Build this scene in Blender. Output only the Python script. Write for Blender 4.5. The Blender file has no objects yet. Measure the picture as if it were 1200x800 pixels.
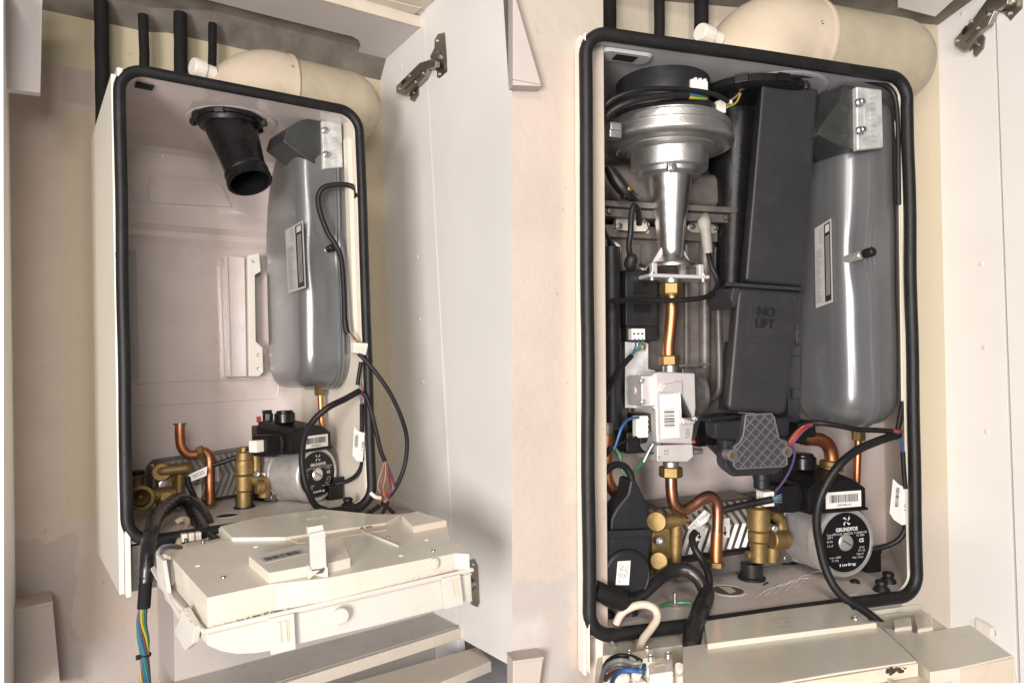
import bpy, bmesh, math, random
from mathutils import Vector as V, Matrix, Euler
random.seed(7)
R_ = math.radians
scene = bpy.context.scene
COL = scene.collection
FPX = 816.1332; CP = 0.03762396; CR = 0.02509358; EYE = 1.4

def rot(yaw, pitch, roll):
    return Matrix.Rotation(yaw, 3, 'Z') @ Matrix.Rotation(pitch, 3, 'X') @ Matrix.Rotation(roll, 3, 'Y')
RC = rot(0, CP, CR)

class Alcove:
    """A cupboard bay: X along its wall, Y into the wall, Z up, origin in the middle of the boiler opening."""
    def __init__(s, yaw, t, roll, pitch):
        s.R = rot(yaw, pitch, roll); s.t = V((t[0], t[1], t[2] + EYE))
        s.M = Matrix.Translation(s.t) @ s.R.to_4x4()
        s.o = s.R.transposed() @ (V((0, 0, EYE)) - s.t)
    def ray(s, px, py):
        return s.R.transposed() @ (RC @ V(((px - 600) / FPX, 1, (400 - py) / FPX)))
    def at(s, px, py, Y=None, X=None, Z=None, P=None):
        d = s.ray(px, py)
        if P is not None:
            q, n = P; k = (q - s.o).dot(n) / d.dot(n)
        else:
            i, v = (1, Y) if Y is not None else ((0, X) if X is not None else (2, Z))
            k = (v - s.o[i]) / d[i]
        return s.o + d * k
    def px(s, p):            # metres covered by one photo pixel at point p
        f = s.R.transposed() @ (RC @ V((0, 1, 0)))
        return (p - s.o).dot(f) / FPX
    def plane(s, a, b, c):
        n = (b - a).cross(c - a).normalized(); return (a, n)
L = Alcove(0.61909955, (-0.42575682, 1.16021925, 0.11627907), -0.00911609, -0.01835799)
R = Alcove(0.30110247, (0.32533072, 0.90250441, 0.0374384), 0.01762693, 0.0156131)

# ------------------------------------------------------------------ mesh helpers
def catmull(pts, n=6, closed=False):
    if len(pts) < 3: return list(pts)
    out = []; m = len(pts)
    rng = range(m if closed else m - 1)
    for i in rng:
        g = (lambda k: pts[k % m]) if closed else (lambda k: pts[max(0, min(m - 1, k))])
        p0, p1, p2, p3 = g(i - 1), g(i), g(i + 1), g(i + 2)
        for j in range(n):
            t = j / n
            out.append(0.5 * ((2 * p1) + (p2 - p0) * t + (2 * p0 - 5 * p1 + 4 * p2 - p3) * t * t + (3 * p1 - p0 - 3 * p2 + p3) * t ** 3))
    if not closed: out.append(pts[-1].copy())
    return out

def frame(axis):
    a = axis.normalized(); u = a.cross(V((0, 0, 1)))
    if u.length < 1e-3: u = a.cross(V((0, 1, 0)))
    u.normalize(); return u, a.cross(u).normalized()

class G:
    def __init__(s): s.bm = bmesh.new()
    def add(s, tmp, mi=0):
        bmesh.ops.recalc_face_normals(tmp, faces=tmp.faces)
        for f in tmp.faces: f.material_index = mi
        me = bpy.data.meshes.new('tmp'); tmp.to_mesh(me); tmp.free(); s.bm.from_mesh(me); bpy.data.meshes.remove(me); return s
    def prism(s, pts, ext, bev=0, mi=0, seg=2):
        t = bmesh.new(); a = [t.verts.new(p) for p in pts]; b = [t.verts.new(V(p) + ext) for p in pts]; n = len(pts)
        t.faces.new(a); t.faces.new(b[::-1])
        for i in range(n): t.faces.new((a[i], b[i], b[(i + 1) % n], a[(i + 1) % n]))
        bmesh.ops.recalc_face_normals(t, faces=t.faces)
        if bev: bmesh.ops.bevel(t, geom=list(t.edges), offset=bev, segments=seg, profile=.5, affect='EDGES', clamp_overlap=True)
        return s.add(t, mi)
    def hexa(s, a, b, bev=0, mi=0, seg=2):   # two quads joined
        t = bmesh.new(); a = [t.verts.new(p) for p in a]; b = [t.verts.new(p) for p in b]; n = len(a)
        t.faces.new(a); t.faces.new(b[::-1])
        for i in range(n): t.faces.new((a[i], b[i], b[(i + 1) % n], a[(i + 1) % n]))
        bmesh.ops.recalc_face_normals(t, faces=t.faces)
        if bev: bmesh.ops.bevel(t, geom=list(t.edges), offset=bev, segments=seg, profile=.5, affect='EDGES', clamp_overlap=True)
        return s.add(t, mi)
    def box(s, lo, hi, bev=0, mi=0):
        x0, y0, z0 = lo; x1, y1, z1 = hi
        return s.prism([V((x0, y0, z0)), V((x1, y0, z0)), V((x1, y0, z1)), V((x0, y0, z1))], V((0, y1 - y0, 0)), bev, mi)
    def sheet(s, pts, mi=0):
        t = bmesh.new(); t.faces.new([t.verts.new(p) for p in pts]); return s.add(t, mi)
    def loft(s, rings, caps=True, mi=0, closed=False):
        t = bmesh.new(); rr = [[t.verts.new(p) for p in r] for r in rings]; n = len(rings[0])
        pairs = list(zip(rr, rr[1:])) + ([(rr[-1], rr[0])] if closed else [])
        for a, b in pairs:
            for i in range(n): t.faces.new((a[i], a[(i + 1) % n], b[(i + 1) % n], b[i]))
        if caps and not closed:
            t.faces.new(rr[0][::-1]); t.faces.new(rr[-1])
        return s.add(t, mi)
    def lathe(s, p, axis, prof, seg=40, mi=0, caps=True, ecc=1.0):
        a = V(axis).normalized(); u, v = frame(a)
        rings = [[p + a * h + u * (r * math.cos(2 * math.pi * i / seg)) + v * (r * ecc * math.sin(2 * math.pi * i / seg)) for i in range(seg)] for h, r in prof]
        return s.loft(rings, caps, mi)
    def cyl(s, p, q, r, seg=24, mi=0, bev=None):
        d = (q - p).length; b = bev if bev is not None else min(r * .12, d * .2)
        return s.lathe(p, q - p, [(0, r - b), (b, r), (d - b, r), (d, r - b)], seg, mi)
    def hexnut(s, p, q, r, mi=0):
        d = (q - p).length
        return s.lathe(p, q - p, [(0, r * .88), (d * .12, r), (d * .88, r), (d, r * .88)], 6, mi)
    def tube(s, pts, r, seg=12, n=6, mi=0, closed=False, smooth=True, caps=True, flat=1.0):
        path = catmull(pts, n, closed) if smooth else [V(p) for p in pts]
        m = len(path); rs = r if isinstance(r, (list, tuple)) else None
        rings = []; u = None
        for i, p in enumerate(path):
            if closed: d = path[(i + 1) % m] - path[i - 1]
            else: d = path[min(i + 1, m - 1)] - path[max(i - 1, 0)]
            if d.length < 1e-9: d = V((0, 0, 1))
            d.normalize()
            if u is None: u, _ = frame(d)
            u = u - d * u.dot(d)
            if u.length < 1e-6: u, _ = frame(d)
            u.normalize(); w = d.cross(u)
            if rs:
                f = i / max(1, m - 1) * (len(rs) - 1); k = min(int(f), len(rs) - 2); rad = rs[k] + (rs[k + 1] - rs[k]) * (f - k)
            else: rad = r
            rings.append([p + u * (rad * math.cos(2 * math.pi * j / seg)) + w * (rad * flat * math.sin(2 * math.pi * j / seg)) for j in range(seg)])
        return s.loft(rings, caps, mi, closed)
    def text(s, body, o, xd, yd, size, mi=0, ext=0.0, align='CENTER', bold=0.0):
        cu = bpy.data.curves.new('t', 'FONT'); cu.body = body; cu.size = size; cu.extrude = ext; cu.align_x = align; cu.align_y = 'CENTER'; cu.offset = bold
        ob = bpy.data.objects.new('t', cu); COL.objects.link(ob)
        me = bpy.data.meshes.new_from_object(ob.evaluated_get(bpy.context.evaluated_depsgraph_get()))
        xd = V(xd).normalized(); yd = V(yd); yd = (yd - xd * yd.dot(xd)).normalized(); zd = xd.cross(yd)
        me.transform(Matrix.Translation(o) @ Matrix((xd, yd, zd)).transposed().to_4x4())
        t = bmesh.new(); t.from_mesh(me)
        for f in t.faces: f.material_index = mi
        me2 = bpy.data.meshes.new('tmp'); t.to_mesh(me2); t.free(); s.bm.from_mesh(me2)
        bpy.data.meshes.remove(me2); bpy.data.meshes.remove(me); bpy.data.objects.remove(ob); bpy.data.curves.remove(cu); return s
    def barcode(s, o, xd, yd, w, h, n=26, mi=0, seed=1):
        rnd = random.Random(seed); xd = V(xd).normalized(); yd = V(yd); yd = (yd - xd * yd.dot(xd)).normalized(); x = -w / 2
        t = bmesh.new(); unit = w / (n * 2.1)
        while x < w / 2:
            b = unit * rnd.choice((.6, .6, 1.2, 1.8)); g = unit * rnd.choice((.8, .8, 1.4))
            t.faces.new([t.verts.new(o + xd * a + yd * c) for a, c in ((x, -h / 2), (x + b, -h / 2), (x + b, h / 2), (x, h / 2))]); x += b + g
        for f in t.faces: f.material_index = mi
        me = bpy.data.meshes.new('tmp'); t.to_mesh(me); t.free(); s.bm.from_mesh(me); bpy.data.meshes.remove(me); return s

def weight(ob):
    w = ob.modifiers.new('weighted_normals', 'WEIGHTED_NORMAL'); w.keep_sharp = True; w.weight = 100
    return ob
def finish(bm, name, mats, origin, ang=35):
    me = bpy.data.meshes.new(name)
    for v in bm.verts: v.co -= origin
    bm.to_mesh(me); bm.free()
    for m in (mats if isinstance(mats, (list, tuple)) else [mats]): me.materials.append(m)
    me.polygons.foreach_set('use_smooth', [True] * len(me.polygons))
    me.set_sharp_from_angle(angle=R_(ang)); me.update()
    return me

class Thing:
    def __init__(s, a, name, label, cat, base, group=None):
        s.a = a; s.base = V(base); o = bpy.data.objects.new(name, None); COL.objects.link(o)
        o.empty_display_size = .02
        o.matrix_world = a.M @ Matrix.Translation(s.base); o['label'] = label; o['category'] = cat
        if group: o['group'] = group
        s.o = o
    def part(s, name, g, mats, parent=None, label=None, ang=35, kind=None):
        ob = bpy.data.objects.new(name, finish(g.bm, name, mats, s.base, ang)); COL.objects.link(weight(ob)); ob.parent = parent or s.o
        if label: ob['label'] = label
        if kind: ob['kind'] = kind
        return ob

def single(a, name, g, mats, label=None, cat=None, group=None, kind=None, ang=35, into=None):
    if into: return into.part(name, g, mats)
    co = [v.co for v in g.bm.verts]; lo = V([min(c[i] for c in co) for i in range(3)]); hi = V([max(c[i] for c in co) for i in range(3)])
    base = V(((lo.x + hi.x) / 2, (lo.y + hi.y) / 2, lo.z))
    if kind == 'structure': base = V((0, 0, 0))
    ob = bpy.data.objects.new(name, finish(g.bm, name, mats, base, ang)); COL.objects.link(weight(ob))
    ob.matrix_world = a.M @ Matrix.Translation(base)
    if label: ob['label'] = label
    if cat: ob['category'] = cat
    if group: ob['group'] = group
    if kind: ob['kind'] = kind
    return ob

# ------------------------------------------------------------------ materials
def nodes(name):
    m = bpy.data.materials.new(name); m.use_nodes = True; nt = m.node_tree
    return m, nt, nt.nodes['Principled BSDF']
def mat(name, col, rough=.5, metal=0, var=.06, scale=30, bump=0, bscale=200, spec=.5, rvar=.1, coat=0, dirt=None, dirt_scale=9, dirt_amt=.5, ribs=None, aniso=0):
    m, nt, b = nodes(name); N = nt.nodes.new; K = nt.links.new
    tc = N('ShaderNodeTexCoord'); n1 = N('ShaderNodeTexNoise'); n1.inputs['Scale'].default_value = scale; n1.inputs['Detail'].default_value = 6
    K(tc.outputs['Object'], n1.inputs['Vector'])
    cr = N('ShaderNodeValToRGB'); e = cr.color_ramp.elements
    e[0].position = .3; e[1].position = .7
    e[0].color = tuple(c * (1 - var) for c in col) + (1,); e[1].color = tuple(min(1, c * (1 + var)) for c in col) + (1,)
    K(n1.outputs['Fac'], cr.inputs['Fac']); out = cr.outputs['Color']
    if dirt:
        n2 = N('ShaderNodeTexNoise'); n2.inputs['Scale'].default_value = dirt_scale; n2.inputs['Detail'].default_value = 10; n2.inputs['Roughness'].default_value = .7
        K(tc.outputs['Object'], n2.inputs['Vector'])
        r2 = N('ShaderNodeValToRGB'); r2.color_ramp.elements[0].position = .5; r2.color_ramp.elements[1].position = .75
        r2.color_ramp.elements[0].color = (0, 0, 0, 1); r2.color_ramp.elements[1].color = (dirt_amt,) * 3 + (1,)
        K(n2.outputs['Fac'], r2.inputs['Fac']); mx = N('ShaderNodeMix'); mx.data_type = 'RGBA'
        K(r2.outputs['Color'], mx.inputs['Factor']); K(out, mx.inputs['A']); mx.inputs['B'].default_value = tuple(dirt) + (1,); out = mx.outputs['Result']
    K(out, b.inputs['Base Color'])
    mr = N('ShaderNodeMapRange'); mr.inputs['To Min'].default_value = max(.02, rough - rvar); mr.inputs['To Max'].default_value = min(1, rough + rvar)
    n3 = N('ShaderNodeTexNoise'); n3.inputs['Scale'].default_value = scale * 1.7; n3.inputs['Detail'].default_value = 5; K(tc.outputs['Object'], n3.inputs['Vector'])
    K(n3.outputs['Fac'], mr.inputs['Value']); K(mr.outputs['Result'], b.inputs['Roughness'])
    b.inputs['Metallic'].default_value = metal; b.inputs['Specular IOR Level'].default_value = spec
    if coat: b.inputs['Coat Weight'].default_value = coat; b.inputs['Coat Roughness'].default_value = .15
    h = None
    if bump:
        n4 = N('ShaderNodeTexNoise'); n4.inputs['Scale'].default_value = bscale; n4.inputs['Detail'].default_value = 4; K(tc.outputs['Object'], n4.inputs['Vector'])
        bp = N('ShaderNodeBump'); bp.inputs['Strength'].default_value = bump; bp.inputs['Distance'].default_value = .001; K(n4.outputs['Fac'], bp.inputs['Height']); h = bp
    if ribs:
        w = N('ShaderNodeTexWave'); w.bands_direction = ribs[0]; w.inputs['Scale'].default_value = ribs[1]; w.inputs['Distortion'].default_value = ribs[3] if len(ribs) > 3 else 0
        K(tc.outputs['Object'], w.inputs['Vector']); bp2 = N('ShaderNodeBump'); bp2.inputs['Strength'].default_value = ribs[2]; bp2.inputs['Distance'].default_value = .001
        K(w.outputs['Fac'], bp2.inputs['Height'])
        if h: K(h.outputs['Normal'], bp2.inputs['Normal'])
        h = bp2
    if h: K(h.outputs['Normal'], b.inputs['Normal'])
    return m

def painted(name, base, patches, rough=.6, var=.05, bump=.26):
    """Wall paint with rectangular patches of other tones: (x0,x1,z0,z1,colour,edge,amount) in the wall's own metres."""
    m, nt, b = nodes(name); N = nt.nodes.new; K = nt.links.new
    tc = N('ShaderNodeTexCoord'); nz = N('ShaderNodeTexNoise'); nz.inputs['Scale'].default_value = 12; nz.inputs['Detail'].default_value = 8; K(tc.outputs['Object'], nz.inputs['Vector'])
    cr = N('ShaderNodeValToRGB'); e = cr.color_ramp.elements; e[0].position = .3; e[1].position = .7
    e[0].color = tuple(c * (1 - var) for c in base) + (1,); e[1].color = tuple(c * (1 + var) for c in base) + (1,)
    K(nz.outputs['Fac'], cr.inputs['Fac']); out = cr.outputs['Color']
    sx = N('ShaderNodeSeparateXYZ')
    nw = N('ShaderNodeTexNoise'); nw.inputs['Scale'].default_value = 18; nw.inputs['Detail'].default_value = 6; K(tc.outputs['Object'], nw.inputs['Vector'])
    sub = N('ShaderNodeVectorMath'); sub.operation = 'SUBTRACT'; sub.inputs[1].default_value = (.5, .5, .5); K(nw.outputs['Color'], sub.inputs[0])
    def warp(amount):
        sc = N('ShaderNodeVectorMath'); sc.operation = 'SCALE'; sc.inputs['Scale'].default_value = amount; K(sub.outputs['Vector'], sc.inputs[0])
        ad = N('ShaderNodeVectorMath'); ad.operation = 'ADD'; K(tc.outputs['Object'], ad.inputs[0]); K(sc.outputs['Vector'], ad.inputs[1])
        s = N('ShaderNodeSeparateXYZ'); K(ad.outputs['Vector'], s.inputs[0]); return s
    for (x0, x1, z0, z1, col, edge, amt, wob) in patches:
        s = warp(wob); prod = None
        for ax, lo, hi in (('X', x0, x1), ('Z', z0, z1)):
            for lim, sg in ((lo, 1), (hi, -1)):
                mr = N('ShaderNodeMapRange'); mr.interpolation_type = 'SMOOTHSTEP'
                mr.inputs['From Min'].default_value = lim - edge * sg; mr.inputs['From Max'].default_value = lim + edge * sg
                K(s.outputs[ax], mr.inputs['Value'])
                if prod is None: prod = mr.outputs['Result']
                else:
                    mu = N('ShaderNodeMath'); mu.operation = 'MULTIPLY'; K(prod, mu.inputs[0]); K(mr.outputs['Result'], mu.inputs[1]); prod = mu.outputs[0]
        mu = N('ShaderNodeMath'); mu.operation = 'MULTIPLY'; K(prod, mu.inputs[0]); mu.inputs[1].default_value = amt
        mx = N('ShaderNodeMix'); mx.data_type = 'RGBA'; K(mu.outputs[0], mx.inputs['Factor']); K(out, mx.inputs['A']); mx.inputs['B'].default_value = tuple(col) + (1,); out = mx.outputs['Result']
    sp = N('ShaderNodeTexNoise'); sp.inputs['Scale'].default_value = 85; sp.inputs['Detail'].default_value = 3; K(tc.outputs['Object'], sp.inputs['Vector'])
    sr = N('ShaderNodeValToRGB'); sr.color_ramp.elements[0].position = .69; sr.color_ramp.elements[1].position = .74; sr.color_ramp.elements[0].color = (0, 0, 0, 1); sr.color_ramp.elements[1].color = (.35, .35, .35, 1); K(sp.outputs['Fac'], sr.inputs['Fac'])
    mx = N('ShaderNodeMix'); mx.data_type = 'RGBA'; K(sr.outputs['Color'], mx.inputs['Factor']); K(out, mx.inputs['A']); mx.inputs['B'].default_value = (.22, .18, .15, 1); out = mx.outputs['Result']
    K(out, b.inputs['Base Color']); b.inputs['Roughness'].default_value = rough
    n4 = N('ShaderNodeTexNoise'); n4.inputs['Scale'].default_value = 70; n4.inputs['Detail'].default_value = 10; K(tc.outputs['Object'], n4.inputs['Vector'])
    bp = N('ShaderNodeBump'); bp.inputs['Strength'].default_value = bump * 2; bp.inputs['Distance'].default_value = .002; K(n4.outputs['Fac'], bp.inputs['Height']); K(bp.outputs['Normal'], b.inputs['Normal'])
    return m

M = {}
M['white_board'] = mat('white_board', (.80, .785, .765), .38, var=.02, scale=6, bump=.06, bscale=400)
M['lilac_board'] = mat('lilac_board', (.58, .535, .525), .45, var=.03, scale=8, bump=.06, bscale=300)
M['cream_edge'] = mat('cream_edge', (.62, .555, .46), .5, var=.05)
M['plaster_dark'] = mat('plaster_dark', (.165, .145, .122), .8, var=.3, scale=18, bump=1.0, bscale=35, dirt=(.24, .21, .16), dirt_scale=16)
M['casing_white'] = mat('casing_white', (.74, .70, .61), .34, var=.02, scale=10, rvar=.02)
M['casing_in'] = mat('casing_in', (.70, .61, .575), .2, var=.03, scale=7, rvar=.05, spec=.7, coat=.3, dirt=(.46, .40, .36), dirt_scale=9, dirt_amt=.4)
M['casing_grey'] = mat('casing_grey', (.44, .42, .43), .34, var=.03, scale=7)
M['floor_pan'] = mat('floor_pan', (.64, .575, .53), .42, var=.07, scale=22, bump=.08, bscale=90, dirt=(.30, .23, .18), dirt_scale=22, dirt_amt=.5)
M['bracket_cream'] = mat('bracket_cream', (.68, .62, .52), .35, var=.03)
M['rubber'] = mat('rubber', (.009, .0085, .009), .5, spec=.35, var=.2, scale=60, bump=.2, bscale=500, dirt=(.03, .027, .024), dirt_scale=14, dirt_amt=.5)
M['seal_rubber'] = mat('seal_rubber', (.010, .0095, .010), .48, spec=.35, var=.2, scale=60, bump=.25, bscale=120, ribs=('Z', 190, .16), dirt=(.032, .03, .028), dirt_scale=10, dirt_amt=.5)
M['black_plastic'] = mat('black_plastic', (.008, .0078, .008), .4, spec=.35, var=.2, scale=40, bump=.12, bscale=500)
M['black_gloss'] = mat('black_gloss', (.007, .007, .0075), .28, spec=.4, var=.2, scale=40, bump=.1, bscale=150)
M['navy_plastic'] = mat('navy_plastic', (.014, .0145, .017), .45, spec=.35, var=.1, scale=40, bump=.15, bscale=420, dirt=(.035, .032, .03), dirt_scale=30, dirt_amt=.4)
M['duct_plastic'] = mat('duct_plastic', (.027, .0262, .0285), .44, spec=.4, var=.12, scale=18, bump=.1, bscale=350, dirt=(.048, .046, .049), dirt_scale=11, dirt_amt=.6)
M['hatch_plastic'] = mat('hatch_plastic', (.12, .115, .125), .45, var=.08, scale=20, bump=.1)
M['hatch_cell'] = mat('hatch_cell', (.045, .042, .046), .5, var=.1)
M['foam'] = mat('foam', (.009, .0085, .008), .8, spec=.25, var=.25, scale=40, bump=.4, bscale=250)
M['vessel_grey'] = mat('vessel_grey', (.21, .215, .22), .30, .5, var=.05, scale=9, coat=.25, rvar=.08, bump=.03, bscale=40, dirt=(.16, .155, .15), dirt_scale=8, dirt_amt=.5)
M['galv'] = mat('galv', (.62, .62, .61), .5, .45, var=.25, scale=55, bump=.5, bscale=130)
M['galv_dark'] = mat('galv_dark', (.075, .078, .075), .45, .6, var=.2, scale=25, bump=.1)
M['cast_alu'] = mat('cast_alu', (.58, .57, .555), .44, 1, var=.12, scale=30, bump=.22, bscale=320, dirt=(.40, .37, .33), dirt_scale=18, dirt_amt=.6)
M['venturi_alu'] = mat('venturi_alu', (.66, .65, .635), .32, 1, var=.08, scale=40, bump=.08, bscale=200, dirt=(.55, .48, .36), dirt_scale=22, dirt_amt=.4)
M['pump_alu'] = mat('pump_alu', (.56, .54, .52), .4, .6, var=.1, scale=60, bump=.18, bscale=420)
M['valve_alu'] = mat('valve_alu', (.68, .64, .62), .45, .5, var=.07, scale=25, bump=.12, bscale=350)
M['zinc'] = mat('zinc', (.62, .60, .60), .36, .95, var=.25, scale=70, bump=.1, bscale=200)
M['copper'] = mat('copper', (.60, .25, .12), .42, 1, var=.16, scale=22, bump=.05, bscale=100, dirt=(.26, .11, .06), dirt_scale=38, dirt_amt=.9)
M['copper_dull'] = mat('copper_dull', (.50, .25, .16), .34, 1, var=.2, scale=22, bump=.08, bscale=100, dirt=(.16, .10, .07), dirt_scale=34, dirt_amt=.85)
M['brass'] = mat('brass', (.30, .205, .085), .58, .85, var=.14, scale=40, bump=.3, bscale=220, dirt=(.13, .09, .045), dirt_scale=45, dirt_amt=.85)
M['brass_nut'] = mat('brass_nut', (.25, .175, .07), .56, .9, var=.14, scale=40, bump=.1, dirt=(.26, .19, .10), dirt_scale=30, dirt_amt=.6)
M['steel'] = mat('steel', (.80, .78, .74), .34, .8, var=.1, scale=30, rvar=.08)
M['steel_dark'] = mat('steel_dark', (.24, .22, .20), .4, .8, var=.15, scale=30)
M['nickel'] = mat('nickel', (.36, .335, .30), .36, 1, var=.08, scale=30)
M['hx_metal'] = mat('hx_metal', (.15, .131, .12), .5, .35, var=.25, scale=24, bump=.2, bscale=200, dirt=(.07, .055, .046), dirt_scale=16, dirt_amt=.8)
M['gasket_plate'] = mat('gasket_plate', (.62, .56, .50), .45, .6, var=.08, scale=40, bump=.15)
M['putty'] = mat('putty', (.30, .28, .24), .55, var=.1, scale=40, bump=.15)
M['box_cream'] = mat('box_cream', (.65, .605, .51), .24, var=.02, scale=9, coat=.15, bump=.02, bscale=60, dirt=(.52, .41, .29), dirt_scale=11, dirt_amt=.4)
M['box_white'] = mat('box_white', (.60, .57, .515), .33, var=.02, scale=9, bump=.03, dirt=(.50, .40, .29), dirt_scale=16, dirt_amt=.45)
M['box_peach'] = mat('box_peach', (.66, .55, .43), .4, var=.05, scale=12, dirt=(.35, .22, .14), dirt_scale=30, dirt_amt=.35)
M['scorch'] = mat('scorch', (.05, .03, .02), .8, var=.6, scale=60, bump=.5)
M['flue_cream'] = mat('flue_cream', (.60, .505, .385), .4, var=.06, scale=14, bump=.12, bscale=60, dirt=(.34, .24, .155), dirt_scale=7, dirt_amt=.75)
M['flue_pipe'] = mat('flue_pipe', (.43, .375, .27), .42, var=.06, scale=14, bump=.12, bscale=60, dirt=(.28, .215, .13), dirt_scale=8, dirt_amt=.6)
M['filler'] = mat('filler', (.46, .38, .28), .85, var=.2, scale=40, bump=.8, bscale=90)
M['white_plastic'] = mat('white_plastic', (.74, .70, .62), .4, var=.05)
M['cable_beige'] = mat('cable_beige', (.58, .48, .38), .5, var=.06, scale=60, bump=.1)
M['paper'] = mat('paper', (.74, .71, .68), .5, var=.03)
M['paper_grey'] = mat('paper_grey', (.46, .44, .42), .45, var=.04)
M['ink'] = mat('ink', (.02, .02, .02), .6)
M['ink_grey'] = mat('ink_grey', (.25, .24, .23), .6)
M['print_white'] = mat('print_white', (.6, .59, .58), .5)
M['print_dim'] = mat('print_dim', (.55, .54, .53), .5)
M['badge'] = mat('badge', (.008, .008, .009), .35, spec=.35, var=.1)
for n, c in (('blue', (.03, .13, .36)), ('green', (.05, .28, .12)), ('yellow', (.62, .50, .06)), ('brown', (.16, .07, .04)), ('red', (.50, .05, .04)), ('orange', (.62, .20, .08)), ('violet', (.14, .08, .22)), ('grey', (.32, .31, .30)), ('pinkwire', (.55, .30, .30)), ('bluegrey', (.10, .16, .28))):
    M[n] = mat('wire_' + n, tuple(k * .62 for k in c), .4, var=.08, scale=60)
M['bulkhead_r'] = mat('bulkhead_r', (.42, .372, .345), .5, var=.03, bump=.1)
M['void'] = mat('void', (.006, .006, .006), .8)
# ================================================================== LEFT BAY: the emptied boiler
A = L; at = A.at
X_, Y_, Z_ = V((1, 0, 0)), V((0, 1, 0)), V((0, 0, 1))
WY = .38
def wx(px, py, Y=WY): return at(px, py, Y=Y).x
def wz(px, py, Y=WY): return at(px, py, Y=Y).z
YEL = (.55, .47, .27); PNK = (.37, .31, .265); GRY = (.42, .37, .33)
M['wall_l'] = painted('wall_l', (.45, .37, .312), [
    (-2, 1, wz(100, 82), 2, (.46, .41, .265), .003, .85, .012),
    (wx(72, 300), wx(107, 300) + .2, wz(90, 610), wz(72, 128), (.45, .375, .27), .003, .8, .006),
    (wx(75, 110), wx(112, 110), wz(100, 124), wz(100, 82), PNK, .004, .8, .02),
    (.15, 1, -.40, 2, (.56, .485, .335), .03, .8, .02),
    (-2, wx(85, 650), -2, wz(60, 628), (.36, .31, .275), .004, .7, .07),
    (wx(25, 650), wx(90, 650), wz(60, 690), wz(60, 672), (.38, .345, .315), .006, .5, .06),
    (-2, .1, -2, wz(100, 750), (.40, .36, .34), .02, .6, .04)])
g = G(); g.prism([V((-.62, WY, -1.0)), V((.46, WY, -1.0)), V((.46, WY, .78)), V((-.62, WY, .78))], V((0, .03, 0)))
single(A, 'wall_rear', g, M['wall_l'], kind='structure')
# plaster ceiling of the bay, sloping up towards the room
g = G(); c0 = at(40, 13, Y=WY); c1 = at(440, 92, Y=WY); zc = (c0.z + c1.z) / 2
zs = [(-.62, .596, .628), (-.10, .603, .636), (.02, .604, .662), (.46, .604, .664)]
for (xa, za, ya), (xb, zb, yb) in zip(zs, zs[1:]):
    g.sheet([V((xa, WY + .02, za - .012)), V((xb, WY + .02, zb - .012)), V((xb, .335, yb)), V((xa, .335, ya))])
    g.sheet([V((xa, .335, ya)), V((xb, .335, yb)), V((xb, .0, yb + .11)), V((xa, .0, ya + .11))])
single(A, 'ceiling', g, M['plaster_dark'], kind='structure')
XS = .4219
# side panel of the cupboard and the open door
CUP = Thing(A, 'cupboard', 'white cupboard with its door open around the emptied boiler', 'cupboard', (XS, .1, -.70)); t = CUP
g = G(); f0 = at(497, 15, X=XS); f1 = at(537, 735, X=XS)
g.prism([V((XS, f0.y + .003, .74)), V((XS, .41, .74)), V((XS, .41, -.80)), V((XS, f1.y + .003, -.80))], V((.018, 0, 0)), .0008)
side_ = t.part('side_panel', g, M['white_board'])
for p in ((489, 301), (492, 374), (496, 447)):
    g = G(); q = at(*p, X=XS); g.lathe(q, -X_, [(-.001, .0045), (.001, .0045), (.0022, .003), (.0026, .001)], 20); t.part('hole_plug', g, M['white_plastic'], side_)
g = G(); q = at(470, 78, X=XS); g.lathe(q, -X_, [(-.001, .004), (.0012, .004), (.002, .002)], 16); t.part('hole_plug', g, M['white_plastic'], side_)
def hinge(A, XS, P, t):
    """Concealed hinge: cup flange on the door with its arm running along the side panel."""
    at = A.at
    g = G(); g.prism([at(*p, X=XS - .003) for p in P['flange']], V((.0022, 0, 0)), .0007); g.lathe(at(*P['cup'], X=XS - .003), -X_, [(-.002, .013), (.003, .012), (.006, .008)], 28)
    fl = t.part('hinge', g, M['nickel'])
    for p in P['screws']:
        g = G(); g.lathe(at(*p, X=XS - .003), -X_, [(0, .0035), (.0014, .0033), (.002, .0012), (.0014, .0008)], 16); t.part('screw', g, M['steel'], fl)
    if 'arm' in P:
        g = G(); g.prism([at(*p, X=XS - .016) for p in P['arm']], V((.012, 0, 0)), .002, seg=3)
        g.prism([at(*p, X=XS - .0185) for p in P['ridge']], V((.003, 0, 0)), .0008); t.part('arm', g, M['nickel'], fl)
        g = G(); g.prism([at(*p, X=XS - .019) for p in P['slot']], V((.002, 0, 0)), .0003); t.part('slot', g, M['void'], fl)
        for p in P['pins']:
            g = G(); g.lathe(at(*p, X=XS - .0165), -X_, [(0, .003), (.0016, .0028), (.002, .001)], 14); t.part('screw', g, M['steel'], fl)
        g = G(); g.prism([at(*p, X=XS - .020) for p in P['link']], V((.012, 0, 0)), .0015, seg=3); t.part('link', g, M['nickel'], fl)
        g = G(); g.prism([at(*p, X=XS - .004) for p in P['foot']], V((.0035, 0, 0)), .001); g.lathe(at(*P['footscrew'], X=XS - .004), -X_, [(0, .0042), (.002, .004), (.0028, .0015)], 18); t.part('mounting_plate', g, M['nickel'], fl)
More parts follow.
